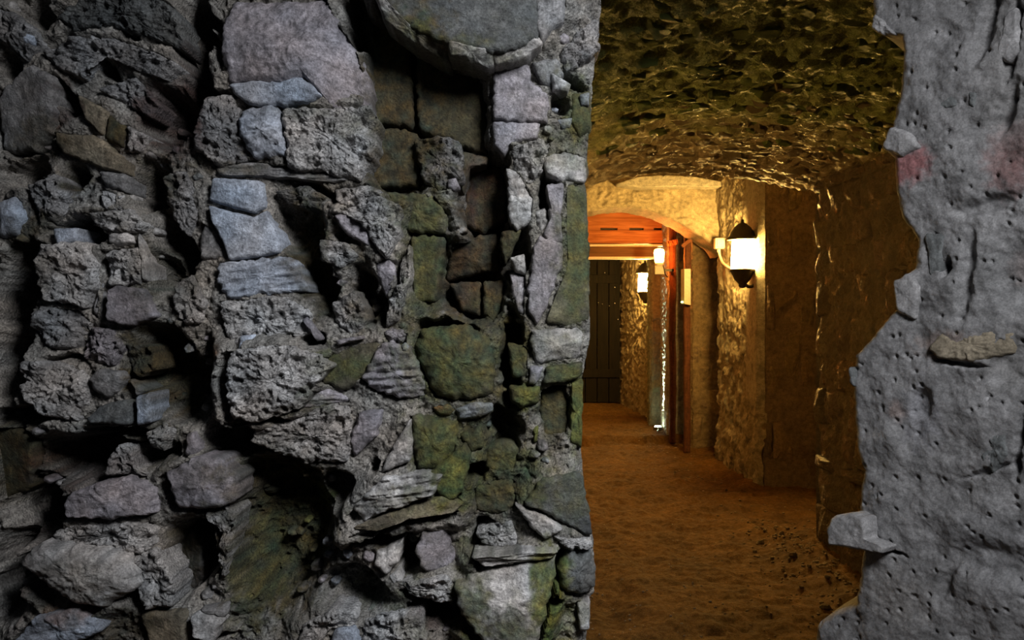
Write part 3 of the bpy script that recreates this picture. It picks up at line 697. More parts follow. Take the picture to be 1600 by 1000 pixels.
nlow = len(np.arange(1.6, VEND, .0125)); xv = np.concatenate([np.arange(-.45, .2, .05), np.arange(.2, 1.9, .0125), np.arange(1.9, 3.3, .08)])
XV, YV = np.meshgrid(xv, yv)
ZV = vault_z(XV, YV) + vault_h(XV, YV)
rise = np.concatenate([np.zeros(nlow), np.linspace(0, 1, 7)[1:], np.ones(len(yv) - nlow - 6)])[:, None]
ZV = ZV * (1 - rise) + (2.68 + .05 * fbm(XV * 3, YV * 3, 1035, 3)) * rise
YV = YV + (.03 * np.sin(rise * math.pi) + .02 * fbm(XV * 9, YV * 9, 1036, 3) * (rise > 0))
cv_ = np.empty(XV.shape + (3,)); cv_[...] = (.46, .345, .19)
cv_ *= (1 + .4 * fbm(XV * 4, YV * 4, 1041, 4) + .3 * fbm(XV * 22, YV * 30, 1051, 3))[..., None]
wm = sstep(4.3, 2.7, YV + .7 * fbm(XV * 3, YV * 3, 1061, 4)) * .85
cv_ = cv_ * (1 - wm[..., None]) + np.array((.24, .30, .065)) * (1 + .5 * fbm(XV * 16, YV * 16, 1071, 3))[..., None] * wm[..., None]
ceiling = struct(mesh_np('ceiling', np.stack([XV, YV, ZV], -1).reshape(-1, 3), grid_faces(*XV.shape)[:, ::-1], M_VAULT, cv_.reshape(-1, 3), origin=np.array((.9, 5, 2.4))))

# slates of the vault, bedded in the shell
def slate_mesh(i):
    r = random.Random(500 + i)
    n = 8; vs_ = []; 
    for lev, sc in ((0, 1.0), (1, .86)):
        for k in range(n):
            a = 2 * math.pi * k / n
            rr_ = sc * (1 + r.uniform(-.22, .22))
            vs_.append((rr_ * math.cos(a), rr_ * math.sin(a), (-.5 if lev else .5) + r.uniform(-.12, .12)))
    fs = [tuple(range(n)), tuple(range(2 * n - 1, n - 1, -1))] + [(k, n + k, n + (k + 1) % n, (k + 1) % n) for k in range(n)]
    V = np.array(vs_); me = bpy.data.meshes.new('stone'); me.from_pydata([tuple(x) for x in V], [], fs)
    a = me.color_attributes.new('Col', 'FLOAT_COLOR', 'POINT')
    base = np.array((.44, .33, .18)) * r.uniform(.85, 1.1) if i % 2 == 0 else np.array((.24, .29, .065)) * r.uniform(.85, 1.1)
    a.data.foreach_set('color', np.array([(*base, 1.0)] * len(vs_), np.float32).ravel())
    me.materials.append(M_VAULT); return me
slates = [slate_mesh(i) for i in range(20)]
cnt = 0
r = random.Random(31)
while cnt < 285:
    Y = 2.0 + (VEND - .08 - 2.0) * r.random() ** .8; X = r.uniform(.2, 1.75)
    px, py = 800 + F * X / Y, 500 - F * (float(vault_z(np.array(X), np.array(Y))) - EYE) / Y
    if px < 915 or px > 1420 or py < -30 or (X > 1.6 and Y < 4.6): continue
    e = 1e-2
    z = float(vault_z(np.array(X), np.array(Y)) + vault_h(np.array(X), np.array(Y)))
    dzx = float(vault_z(np.array(X + e), np.array(Y)) - vault_z(np.array(X - e), np.array(Y))) / (2 * e)
    green = r.random() < float(sstep(4.2, 2.8, np.array(Y)))
    me = slates[r.randrange(10) * 2 + (1 if green else 0)]
    o = bpy.data.objects.new('stone', me); COL.objects.link(o)
    L = r.uniform(.025, .05); W = r.uniform(.016, .032); T = r.uniform(.022, .045)
    roll = math.atan(dzx)
    R = Matrix.Rotation(-roll, 3, 'Y') @ Matrix.Rotation(r.gauss(.34, .35), 3, 'Z') @ Matrix.Rotation(r.gauss(-.15, .2), 3, 'X')
    o.rotation_euler = R.to_euler(); o.scale = (L, W, T)
    o.parent = ceiling; o.location = Vector((X, Y, z + .008)) - ceiling.location
    cnt += 1

# pale slab set at the foot of the vault
def pxd(x, y, d): return (x - 800) / F * d * 1000, (500 - y) / F * d * 1000
# cross wall with the low arch
ARCH = [(843, 402), (858, 375), (885, 347), (920, 330), (950, 325), (985, 323), (1020, 330), (1060, 347), (1100, 371), (1122, 388), (1130, 400)]
ax = np.array([pxd(x, y, 7.46) for x, y in ARCH])
FBW = Frame((0, 7.46, EYE), (1, 0, 0), (0, 0, 1), (0, -1, 0))
ub = np.arange(-1150, 1905, 13.0); tb = np.linspace(0, 1, 52)
ab = np.interp(ub, ax[:, 0], ax[:, 1]); ab = np.where(ub < ax[0, 0], -1250, ab) + 10 * fbm(ub / 60, ub * 0, 1111, 3)
UB = np.repeat(ub[None], len(tb) + 8, 0); VB = np.empty_like(UB); HB = np.empty_like(UB)
topv = 1500
VB[8:] = ab[None] + (topv - ab)[None] * tb[:, None] ** 1.3
HB[8:] = .035 * fbm(UB[8:] / 160, VB[8:] / 160, 1121, 4) + .022 * ridged(UB[8:] / 90, VB[8:] / 60, 1131, 3) + .006 * fbm(UB[8:] / 20, VB[8:] / 20, 1141, 2)
HB[8:] -= .03 * np.clip(1 - (VB[8:] - ab) / 40, 0, 1) ** 2
for k in range(8):
    q = (8 - k) / 8; VB[k] = ab + 8 * fbm(ub / 50, ub * 0 + q * 4, 1151, 2) + q * 8; HB[k] = -.45 * q + HB[8]
cb = tcol(UB, VB, (.40, .33, .22), 1161, .3, .35)
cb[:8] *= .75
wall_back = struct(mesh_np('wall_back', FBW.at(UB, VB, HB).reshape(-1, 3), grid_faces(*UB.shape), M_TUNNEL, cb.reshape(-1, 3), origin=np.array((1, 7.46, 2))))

def slab_col(U, V, H): return np.array((.52, .48, .40)) * (1 + .25 * fbm(U / 60, V / 20, 1101, 3))[:, None]
FB = Frame((0, 7.42, EYE), (1, 0, 0), (0, 0, 1), (0, -1, 0))
o = stone_mesh('slab', FB, [pxd(x, y, 7.28) for x, y in [(962, 287), (995, 276), (1040, 272), (1090, 276), (1130, 284), (1128, 292), (1060, 291), (1000, 293)]], .14, 0, -.2, 's', slab_col, M_TUNNEL, wall_back, 4001, step=12, back=.16, bev=.01, bw=16)
o['label'] = 'pale flat slab along the top of the arch'

# courses of rough blocks on a tunnel wall frame
def courses(frame, parent, u0_, u1_, v0_, v1_, row, length, base, mat, seed, h=0.02, step=9.0, style='f', hjit=.014):
    r_ = random.Random(seed); v = v0_
    while v < v1_ - 30:
        hgt = row * r_.uniform(.75, 1.3); u = u0_ - r_.uniform(0, length * .6)
        while u < u1_ - 20:
            w = length * r_.uniform(.6, 1.4)
            a, b, c, d = max(u + 5, u0_), min(u + w - 5, u1_), v + 5, min(v + hgt - 5, v1_)
            if b - a > 30 and d - c > 30:
                j = lambda: r_.uniform(-7, 7)
                poly = [(a + j(), c + j()), ((a + b) / 2 + j(), c + j()), (b + j(), c + j()), (b + j(), (c + d) / 2 + j()), (b + j(), d + j()), ((a + b) / 2 + j(), d + j()), (a + j(), d + j()), (a + j(), (c + d) / 2 + j())]
                cc_ = np.array(base) * r_.uniform(.7, 1.25) * np.array((1, r_.uniform(.92, 1.05), r_.uniform(.85, 1.1)))
                stone_mesh('stone', frame, poly, h + r_.uniform(-hjit, hjit), r_.uniform(-.08, .08), r_.uniform(-.08, .08), style,
                           lambda U, V, H: cc_ * (1 + .35 * fbm(U / 60, V / 60, seed + 3, 3))[:, None], mat, parent, seed * 31 + int(u + v * 7) % 9973, step=step, back=.05, bev=.014, bw=18, rough_edge=7)
            u += w
        v += hgt

# near right wall of the tunnel, X = 1.66, ends at the side passage (Y = 4.57)
FT = Frame((1.69, 4.57, 0), (0, -1, 0), (0, 0, 1), (-1, 0, 0))
wall_tr = struct(rough_wall('wall_tunnel_right', FT, (0, 2800), (-60, 2360), lambda u, v: .03 * fbm(u / 150, v / 150, 1201, 4) + .022 * ridged(u / 60, v / 90, 1211, 3) - .02 * np.clip(1 - u / 50, 0, 1) ** 2, (.15, .105, .055), M_WET, 16, 1221))
courses(FT, wall_tr, 0, 1500, 520, 2000, 170, 260, (.16, .11, .058), M_WET, 41, .028, style='fm', hjit=.012)
courses(FT, wall_tr, -10, 1500, -20, 510, 250, 420, (.15, .10, .052), M_WET, 42, .048, style='fm', hjit=.010)
FTE = Frame((1.69, 4.58, 0), (1, 0, 0), (0, 0, 1), (0, 1, 0))
struct(rough_wall('wall_passage_front', FTE, (-15, 1600), (-60, 2360), lambda u, v: .015 * fbm(u / 150, v / 150, 1231, 3), (.18, .14, .09), M_TUNNEL, 40, 1241))
FTP = Frame((3.15, 4.4, 0), (0, 1, 0), (0, 0, 1), (-1, 0, 0))
struct(rough_wall('wall_passage_end', FTP, (0, 2100), (-60, 2600), lambda u, v: .03 * fbm(u / 200, v / 200, 1251, 4), (.18, .14, .09), M_TUNNEL, 40, 1261))
# left wall of the tunnel, behind the rubble wall
FL = Frame((-.25, 1.8, 0), (0, 1, 0), (0, 0, 1), (1, 0, 0))
struct(rough_wall('wall_tunnel_left', FL, (0, 5700), (-60, 2500), lambda u, v: .05 * fbm(u / 200, v / 200, 1271, 4) + .02 * ridged(u / 80, v / 80, 1281, 3), (.28, .22, .14), M_TUNNEL, 40, 1291))

# pillar between the passage and the cross wall: lit flank X = 1.87, dark front Y = 6.25
pil = bpy.data.objects.new('stone_pillar', None); COL.objects.link(pil); pil.location = (2.3, 6.85, 0)
pil['label'] = 'tall rendered stone pillar carrying the bright near lantern beside the dark side passage'; pil['category'] = 'pillar'
FPF = Frame((1.87, 7.50, 0), (0, -1, 0), (0, 0, 1), (-1, 0, 0))     # flank, u towards the eye, corner at u = 1250
def flank_h(u, v):
    strip = sstep(900, 930, u + 18 * fbm(v / 160, v * 0, 1301, 3)) * sstep(560, 640, v)
    ro = .022 * fbm(u / 170, v / 170, 1311, 4) + .009 * ridged(u / 60, v / 60, 1321, 3) + .009 * fbm(u / 24, v / 24, 1331, 3)
    patch = sstep(-.05, .12, fbm(u / 120, v / 150, 1341, 3))
    h = ro * (1 - .75 * strip) + .020 * strip + .016 * patch * (1 - strip)
    h = h + .02 * sstep(480, 200, v) + .03 * sstep(2050, 2300, v) * sstep(500, 0, u)
    return h - .05 * np.clip(1 - (1250 - u) / 60, 0, 1) ** 2
def flank_c(u, v):
    c = tcol(u, v, (.34, .28, .19), 1351, .35, .4)
    strip = (sstep(900, 930, u + 18 * fbm(v / 160, v * 0, 1301, 3)) * sstep(560, 640, v))[..., None]
    c = c * (1 - strip) + np.array((.36, .31, .23)) * (1 + .12 * fbm(u / 60, v / 200, 1361, 3))[..., None] * strip
    dk = (sstep(.05, .25, fbm(u / 130, v / 110, 1371, 4)) * sstep(1500, 1000, v))[..., None] * .6
    return c * (1 - dk) + np.array((.11, .10, .085)) * dk
o = rough_wall('plaster_flank', FPF, (0, 1250), (-60, 2720), flank_h, (.34, .28, .19), M_TUNNEL, 11, 1381, pil, cf=flank_c)
o['label'] = 'rough lit plaster side of the pillar with a smooth grey strip down its corner'
FPR = Frame((1.87, 6.25, 0), (1, 0, 0), (0, 0, 1), (0, -1, 0))
o = rough_wall('core_face', FPR, (0, 1280), (-60, 2720), lambda u, v: .012 * fbm(u / 120, v / 120, 1391, 4) - .05 * np.clip(1 - u / 50, 0, 1) ** 2, (.20, .14, .085), M_TUNNEL, 16, 1401, pil)
courses(FPR, pil, 40, 900, 60, 2300, 560, 150, (.21, .15, .085), M_TUNNEL, 43, .012, step=13, style='fm', hjit=.012)

# rooms beyond the arch: ceiling, left wall, dark door, side wall behind the far lantern
def simple_grid(name, xs_, ys_, zf, base, mat, seed, flip=False):
    X, Y = np.meshgrid(xs_, ys_); Z = zf(X, Y)
    f = grid_faces(*X.shape); f = f[:, ::-1] if flip else f
    return struct(mesh_np(name, np.stack([X, Y, Z], -1).reshape(-1, 3), f, mat, tcol(X * 1000, Y * 1000, base, seed).reshape(-1, 3)))
simple_grid('ceiling_far', np.arange(-.6, 3.3, .06), np.arange(7.6, 12.7, .06), lambda X, Y: 2.52 + .05 * fbm(X * 4, Y * 4, 1411, 4), (.26, .2, .13), M_TUNNEL, 1421, True)
FLF = Frame((.35, 7.6, 0), (0, 1, 0), (0, 0, 1), (1, 0, 0))
struct(rough_wall('wall_far_left', FLF, (0, 5000), (-60, 2600), lambda u, v: .04 * fbm(u / 200, v / 200, 1431, 4), (.28, .22, .14), M_TUNNEL, 50, 1441))
FDE = Frame((0, 12.25, 0), (1, 0, 0), (0, 0, 1), (0, -1, 0))
struct(rough_wall('wall_far_end', FDE, (200, 3200), (-60, 2600), lambda u, v: .03 * fbm(u / 200, v / 200, 1451, 4), (.2, .16, .1), M_TUNNEL, 50, 1461))
dirv = np.array((1.73 - 1.575, 9.60 - 12.15, 0)); Ls = np.linalg.norm(dirv); dirv /= Ls
FSW = Frame((1.575, 12.15, 0), dirv, (0, 0, 1), (dirv[1], -dirv[0], 0))
wall_fr = struct(rough_wall('wall_far_right', FSW, (0, Ls * 1000), (-60, 2600), lambda u, v: .05 * ridged(u / 190, v / 120, 1471, 3) + .03 * fbm(u / 70, v / 70, 1481, 3) - .03, (.36, .29, .19), M_TUNNEL, 18, 1491))

def box(bm_list, x0, x1, y0, y1, z0, z1):
    b = len(bm_list[0])
    bm_list[0] += [(x0, y0, z0), (x1, y0, z0), (x1, y1, z0), (x0, y1, z0), (x0, y0, z1), (x1, y0, z1), (x1, y1, z1), (x0, y1, z1)]
    bm_list[1] += [tuple(b + i for i in f) for f in ((0, 3, 2, 1), (4, 5, 6, 7), (0, 1, 5, 4), (1, 2, 6, 5), (2, 3, 7, 6), (3, 0, 4, 7))]

def solid(name, boxes, mat, parent=None, bevel=.004, origin=None):
    bl = [[], []]
    for b in boxes: box(bl, *b)
    o = mesh_np(name, np.array(bl[0]), bl[1], mat, None, parent, smooth=False, origin=origin)
    if bevel:
        md = o.modifiers.new('bevel', 'BEVEL'); md.width = bevel; md.segments = 2; md.limit_method = 'ANGLE'
    return o

def empty(name, loc, label, cat, group=None):
    o = bpy.data.objects.new(name, None); COL.objects.link(o); o.location = loc
    o['label'] = label; o['category'] = cat
    if group: o['group'] = group
    return o

# dark door at the end
M_DOOR = wood_material('dark_door_wood', (.005, .004, .003), (.012, .009, .006), 'Z')
M_STEEL = plain('bright_steel', (.7, .7, .7), .25, 1.0, .1)
M_BLACK = plain('black_iron', (.045, .036, .022), .45, .3, .3)
door = bpy.data.objects.new('door_1', None); COL.objects.link(door); door.location = (1.1, 12.05, 0); door['kind'] = 'structure'
x = .55
while x < 1.55:
    solid('plank', [(x + .004, min(x + .165, 1.56), 12.02 + random.uniform(-.004, .004), 12.07, .06, 2.28)], M_DOOR, door, .006); x += .17
solid('rail', [(.55, 1.56, 11.995, 12.02, .42, .54)], M_DOOR, door); solid('rail', [(.55, 1.56, 11.995, 12.02, 1.78, 1.9)], M_DOOR, door)
for px, py in [(945, 426), (961, 449), (935, 473), (941, 475), (952, 478), (966, 499), (961, 474)]:
    X, Z = (px - 800) / F * 11.98, EYE + (500 - py) / F * 11.98
    a = np.linspace(0, 2 * math.pi, 9)[:-1]; vv = [(X, 11.978, Z)] + [(X + .012 * math.cos(t), 11.99, Z + .012 * math.sin(t)) for t in a] + [(X + .012 * math.cos(t), 12.03, Z + .012 * math.sin(t)) for t in a]
    ff = [(0, 1 + i, 1 + (i + 1) % 8) for i in range(8)] + [(1 + i, 9 + i, 9 + (i + 1) % 8, 1 + (i + 1) % 8) for i in range(8)]
    mesh_np('stud', np.array(vv), ff, M_STEEL, None, door)

# lintel with two boards, a channel and two pale battens, at Y = 9.2
M_BOARD = wood_material('red_brown_board', (.30, .12, .04), (.55, .27, .11), 'X')
M_CHAN = wood_material('brown_channel', (.10, .065, .03), (.17, .11, .05), 'X')
M_CASE = plain('tan_metal', (.42, .34, .21), .4, 0, .12)
M_CREAM = plain('cream_paint', (.78, .72, .58), .5, 0, .12)
lint = empty('lintel', (1.1, 9.25, 2.0), 'boarded timber lintel lit orange above the dark doorway with two pale battens', 'lintel')
def zz(py, d): return EYE + (500 - py) / F * d
solid('board', [(.35, 1.685, 9.22, 9.28, zz(356, 9.22), zz(322, 9.22))], M_BOARD, lint, .008)
solid('board', [(.35, 1.685, 9.20, 9.28, zz(380, 9.2), zz(359.5, 9.2))], M_BOARD, lint, .008)
solid('shade_backing', [(.35, 1.68, 9.285, 9.31, zz(380, 9.2), zz(330, 9.2))], M_BLACK, lint, 0)  # dark sheet added to stand in for the shade between the boards
solid('packing', [(.7, .98, 9.215, 9.28, zz(360, 9.2), zz(355.5, 9.2)), (1.17, 1.30, 9.215, 9.28, zz(360, 9.2), zz(355.5, 9.2)), (1.46, 1.57, 9.215, 9.28, zz(360, 9.2), zz(355.5, 9.2))], M_BOARD, lint, 0)
o = solid('batten', [(.35, 1.68, 9.14, 9.30, zz(385, 9.14), zz(381.5, 9.14))], M_CREAM, lint, .003); o['label'] = 'upper pale batten'
solid('channel', [(.35, 1.68, 9.18, 9.30, zz(401, 9.18), zz(385, 9.18))], M_CHAN, lint, .004)
o = solid('batten', [(.35, 1.60, 9.13, 9.30, zz(404, 9.13), zz(401, 9.13))], M_CREAM, lint, .003); o['label'] = 'lower pale batten'

# piers beyond the arch
def pier(name, label, x0, x1, y0, y1, base, seed, cls_rows, mat=M_TUNNEL, skew=0.0):
    p = empty(name, ((x0 + x1) / 2, (y0 + y1) / 2, 0), label, 'pier')
    FR = Frame((x0, y0, 0), (1, 0, 0), (0, 0, 1), (0, -1, 0))
    w = (x1 - x0) * 1000
    rough_wall('front_face', FR, (0, w), (-60, 2420), lambda u, v: .02 * fbm(u / 90, v / 90, seed, 4) + .012 * ridged(u / 50, v / 50, seed + 5, 3) - .02 * np.clip(1 - u / 40, 0, 1) ** 2, base, mat, 15, seed + 9, p)
    dv = np.array((x0 - (x0 + skew), y0 - y1, 0)); LL = np.linalg.norm(dv); dv /= LL
    FS = Frame((x0 + skew, y1, 0), dv, (0, 0, 1), (dv[1], -dv[0], 0))
    rough_wall('flank', FS, (0, LL * 1000), (-60, 2420), lambda u, v: .018 * fbm(u / 70, v / 70, seed + 15, 4) + .018 * ridged(u / 45, v / 45, seed + 25, 3) - .02 * np.clip(1 - (LL * 1000 - u) / 40, 0, 1) ** 2, base, mat, 11, seed + 19, p)
    if cls_rows: courses(FR, p, 10, w, 10, 2400, cls_rows[0], cls_rows[1], base, mat, seed, .012, step=16, style='f')
    return p
pier('stone_pier', 'narrow greenish stone pier behind the small amber lamp', 1.575, 2.3, 9.47, 9.75, (.20, .20, .13), 1501, (300, 210), skew=.02)
pier('stone_pier', 'rough stone pier with the floor uplight shining up its pale edge', 1.653, 2.3, 8.82, 9.38, (.33, .30, .24), 1541, (210, 150), skew=.03)
pier('stone_pier', 'dark stone pier in the recess just left of the near lantern pillar', 1.757, 2.3, 8.16, 8.60, (.20, .135, .07), 1581, (260, 190), skew=.03)

M_RUST = rock_material('rust_red_timber', 0.8, 0.9, 0.8, 0.25, 0.0, 0.9)
def timber(label, x0, x1, y0, y1, z0, z1, seed):
    """an old, flaking post: a rounded square section with splits and knots along it"""
    n, k = 90, 16; zs = np.linspace(z0, z1, n); th = np.linspace(0, 2 * math.pi, k, endpoint=False)
    T, Z = np.meshgrid(th, zs)
    sq = 1 / np.maximum(np.abs(np.cos(T)), np.abs(np.sin(T))) ** .75
    rr_ = sq * (1 + .22 * fbm(T * 1.6 + seed, Z * 5, 1601 + seed, 3) + .16 * ridged(T * 2.2, Z * 2.5, 1611 + seed, 2) - .12)
    hx, hy = (x1 - x0) / 2, (y1 - y0) / 2
    X = (x0 + x1) / 2 + hx * rr_ * np.cos(T) + .015 * fbm(Z * 1.4, Z * 0, 1621 + seed, 2); Y = (y0 + y1) / 2 + hy * rr_ * np.sin(T)
    V = np.stack([X, Y, Z], -1).reshape(-1, 3); fs = []
    for a in range(n - 1):
        for b in range(k): fs.append((a * k + b, a * k + (b + 1) % k, (a + 1) * k + (b + 1) % k, (a + 1) * k + b))
    fs += [tuple(range(k - 1, -1, -1)), tuple((n - 1) * k + b for b in range(k))]
    c = np.empty((len(V), 3)); c[:] = (.11, .038, .017); c *= (1 + .7 * fbm(T * 2, Z * 9, 1631 + seed, 4)).reshape(-1, 1)
    o = mesh_np('timber_post', V, fs, M_RUST, c, None, origin=np.array(((x0 + x1) / 2, (y0 + y1) / 2, z0)))
    o['label'] = label; o['category'] = 'post'; return o
timber('rust red timber post beside the uplit stone edge', 1.640, 1.705, 8.62, 8.70, -.03, 2.35, 3)
timber('rust red timber post behind the cream casing', 1.655, 1.715, 7.98, 8.05, -.03, 2.16, 5)
def beam(name, label, cat, p0, p1, w):
    p0, p1 = Vector(p0), Vector(p1); d = (p1 - p0).normalized(); a = d.cross(Vector((0, 1, 0))).normalized(); b = d.cross(a)
    n = 12; V = []; fs = []; r_ = random.Random(len(label))
    for i in range(n + 1):
        c = p0.lerp(p1, i / n)
        for (q, t) in ((-1, -1), (0, -1.1), (1, -1), (1, 1), (0, 1.1), (-1, 1)): V.append(tuple(c + a * w * (q + r_.uniform(-.15, .15)) + b * w * (t + r_.uniform(-.15, .15))))
    for i in range(n):
        for k in range(6): fs.append((i * 6 + k, i * 6 + (k + 1) % 6, (i + 1) * 6 + (k + 1) % 6, (i + 1) * 6 + k))
    fs += [(5, 4, 3, 2, 1, 0), tuple(n * 6 + k for k in range(6))]
    V = np.array(V); c = np.empty((len(V), 3)); c[:] = (.24, .085, .035)
    o = mesh_np(name, V, fs, M_RUST, c, None, smooth=False); o['label'] = label; o['category'] = cat
beam('timber_strut', 'short slanting red timber strut under the right end of the arch', 'strut', ((1066-800)/F*7.9, 7.9, zz(385, 7.9)), ((1092-800)/F*7.9, 7.9, zz(364, 7.9)), .016)
beam('timber_bracket', 'short level red timber bracket at the head of the posts', 'bracket', ((1043-800)/F*8.55, 8.55, zz(381, 8.55)), ((1058-800)/F*8.55, 8.55, zz(378, 8.55)), .026)

# ------------------------------------------------------------------ lamps and fittings
def lathe(name, prof, mat, parent, center, seg=20, smooth=True, cap=True):
    V = []; Fc = []
    for (r_, z) in prof:
        for k in range(seg): V.append((center[0] + r_ * math.cos(2 * math.pi * k / seg), center[1] + r_ * math.sin(2 * math.pi * k / seg), center[2] + z))
    for i in range(len(prof) - 1):
        for k in range(seg): Fc.append((i * seg + k, i * seg + (k + 1) % seg, (i + 1) * seg + (k + 1) % seg, (i + 1) * seg + k))
    if cap:
        Fc.append(tuple(range(seg - 1, -1, -1))); Fc.append(tuple((len(prof) - 1) * seg + k for k in range(seg)))
    return mesh_np(name, np.array(V), Fc, mat, None, parent, smooth=smooth)

def tube(name, pts, rad, mat, parent, seg=8):
    cu = bpy.data.curves.new(name, 'CURVE'); cu.dimensions = '3D'; cu.bevel_depth = rad; cu.bevel_resolution = 3
    sp = cu.splines.new('BEZIER'); sp.bezier_points.add(len(pts) - 1)
    for b, p in zip(sp.bezier_points, pts):
        b.co = p; b.handle_left_type = b.handle_right_type = 'AUTO'
    tmp = bpy.data.objects.new('tmp', cu); COL.objects.link(tmp)
    me = bpy.data.meshes.new_from_object(tmp.evaluated_get(bpy.context.evaluated_depsgraph_get()))
    bpy.data.objects.remove(tmp)
    me.materials.clear(); me.materials.append(mat)
    c = Vector(pts[0])
    me.transform(Matrix.Translation(-c))
    o = bpy.data.objects.new(name, me); COL.objects.link(o); o.location = c
    if parent: o.parent = parent; o.location = c - parent.location
    return o

M_GLOW = plain('lit_lantern_glass', (.9, .8, .6), .4, 0, .02, emit=(1.0, .60, .15), strength=430)
M_AMBER = plain('lit_amber_glass', (.9, .5, .2), .4, 0, .02, emit=(1.0, .22, .025), strength=190)
M_UP = plain('uplight_lens', (.9, 1, .9), .3, 0, .02, emit=(.80, 1.0, .72), strength=60)

def lantern(loc, wall_dir, label, group, glass=None):
    t = empty('wall_lantern', loc, label, 'lantern', group)
    c = Vector(loc)
    lathe('glass', [(.086, -.118), (.090, -.11), (.080, .10), (.078, .108)], glass or M_GLOW, t, c, 8, False)
    lathe('cap', [(.115, .108), (.118, .122), (.098, .135), (.085, .17), (.062, .205), (.035, .23), (.014, .24), (.012, .262), (.0, .268)], M_BLACK, t, c, 24, cap=False)
    lathe('collar', [(.088, -.138), (.096, -.132), (.096, -.118), (.086, -.114)], M_BLACK, t, c, 16)
    lathe('lower_cup', [(.0, -.262), (.02, -.258), (.030, -.245), (.028, -.23), (.060, -.195), (.080, -.15), (.086, -.138)], M_BLACK, t, c, 20, cap=False)
    d = Vector(wall_dir)
    tube('bracket', [c + Vector((0, 0, -.22)), c + d * .06 + Vector((0, 0, -.25)), c + d * .14 + Vector((0, 0, -.19))], .013, M_BLACK, t)
    p = c + d * .15 + Vector((0, 0, -.18))
    n = d.normalized(); s = Vector((-n.y, n.x, 0))
    vv = []
    for (a, b) in ((-.05, -.09), (.05, -.09), (.05, .09), (-.05, .09)):
        for q in (-.012, .012): vv.append(tuple(p + s * a + Vector((0, 0, b)) + n * q))
    mesh_np('back_plate', np.array(vv), [(0, 2, 4, 6), (7, 5, 3, 1), (0, 1, 3, 2), (2, 3, 5, 4), (4, 5, 7, 6), (6, 7, 1, 0)], M_BLACK, t, None, smooth=False) if False else mesh_np('back_plate', np.array(vv), [(0, 2, 4, 6), (7, 5, 3, 1), (0, 1, 3, 2), (2, 3, 5, 4), (4, 5, 7, 6), (6, 7, 1, 0)], M_BLACK, None, t, smooth=False)
    return t
Y1 = 6.38
lantern(((1160 - 800) / F * Y1, Y1, zz(397, Y1)), (1, .0, 0), 'large black wall lantern glowing yellow at the corner of the near pillar', 'wall lanterns')
Y2 = 10.15
lantern(((1008 - 800) / F * Y2, Y2, zz(441, Y2)), (.95, .0, 0), 'small distant black wall lantern glowing yellow beside the dark door', 'wall lanterns')
M_FILL = plain('fill_lantern_glass', (.9, .8, .6), .4, 0, .02, emit=(1.0, .62, .18), strength=55)  # for an added, unseen lantern that brightens the near vault
lantern((-.10, 3.5, 1.50), (-1, 0, 0), 'added dim fill lantern, unseen behind the rubble wall, brightening the vault', 'wall lanterns', M_FILL)

AY = 8.45; ax_ = (1030 - 800) / F * AY
al = empty('amber_lamp', (ax_, AY, zz(400, AY)), 'small amber lamp glowing orange at the right end of the lintel', 'lamp')
ca = Vector((ax_, AY, zz(400, AY)))
lathe('glass', [(.030, -.075), (.044, -.06), (.054, .03), (.048, .062), (.02, .075)], M_AMBER, al, ca, 12)
lathe('base', [(.044, -.10), (.048, -.075), (.034, -.068)], M_CREAM, al, ca, 12)
solid('terminal_box', [(ax_ - .05, ax_ + .05, AY - .03, AY + .06, zz(429, AY), zz(415, AY))], M_CASE, al, .006)
solid('arm', [(ax_ + .05, 1.645, AY + .01, AY + .03, zz(424, AY), zz(420, AY)), (1.628, 1.645, AY + .01, 8.62, zz(424, AY), zz(420, AY))], M_BLACK, al, 0)
tube('lead', [(ax_ + .03, AY - .02, zz(412, AY)), (ax_ + .045, AY - .035, zz(421, AY)), (ax_ + .06, AY - .02, zz(429, AY)), (ax_ + .085, AY, zz(433, AY))], .006, M_BLACK, al)

jb = empty('junction_box', (1.84, 7.34, zz(380, 7.34)), 'cream junction box on the arch beside the near lantern', 'box')
jx = (1125 - 800) / F * 7.3
solid('housing', [(jx - .048, jx + .048, 7.27, 7.34, zz(389, 7.3), zz(372, 7.3))], M_CREAM, jb, .008)
solid('cover', [(jx - .036, jx + .036, 7.258, 7.27, zz(386.5, 7.3), zz(374.5, 7.3))], M_CREAM, jb, .004)
lathe('gland', [(.016, -.03), (.016, 0)], M_CREAM, jb, Vector((jx - .01, 7.30, zz(389, 7.3))), 10)
o = tube('cable', [(jx - .01, 7.30, zz(391, 7.3)), (jx - .005, 7.28, zz(400, 7.28)), (1.81, 7.0, zz(415, 6.9)), (1.815, 6.7, zz(421, 6.7)), (1.82, 6.5, zz(424, 6.5))], .011, M_CREAM, None)
o['label'] = 'cream cable looping from the junction box to the near lantern'; o['category'] = 'cable'

cs = empty('casing', ((1071 - 800) / F * 8.0, 7.98, zz(449, 7.98)), 'upright cream metal casing on the red timber post', 'casing')
cx = (1071 - 800) / F * 7.98
vv = [(cx - .045, 7.97, 0), (cx - .030, 7.885, 0), (cx + .030, 7.885, 0), (cx + .045, 7.97, 0)]
z0, z1 = zz(477, 7.98), zz(421, 7.98)
mesh_np('cover', np.array([(a, b, z0 + .012 * (a < cx)) for a, b, _ in vv] + [(a, b, z1) for a, b, _ in vv]), [(3, 2, 1, 0), (4, 5, 6, 7), (0, 1, 5, 4), (1, 2, 6, 5), (2, 3, 7, 6), (3, 0, 4, 7)], M_CASE, None, cs, smooth=False)
M_LED = plain('green_indicator', (.5, .9, .5), .4, 0, .02, emit=(.6, 1, .35), strength=6)
lathe('indicator', [(.010, -.008), (.012, 0), (.008, .008)], M_LED, cs, Vector((cx - .045, 7.92, z0 + .03)), 10)

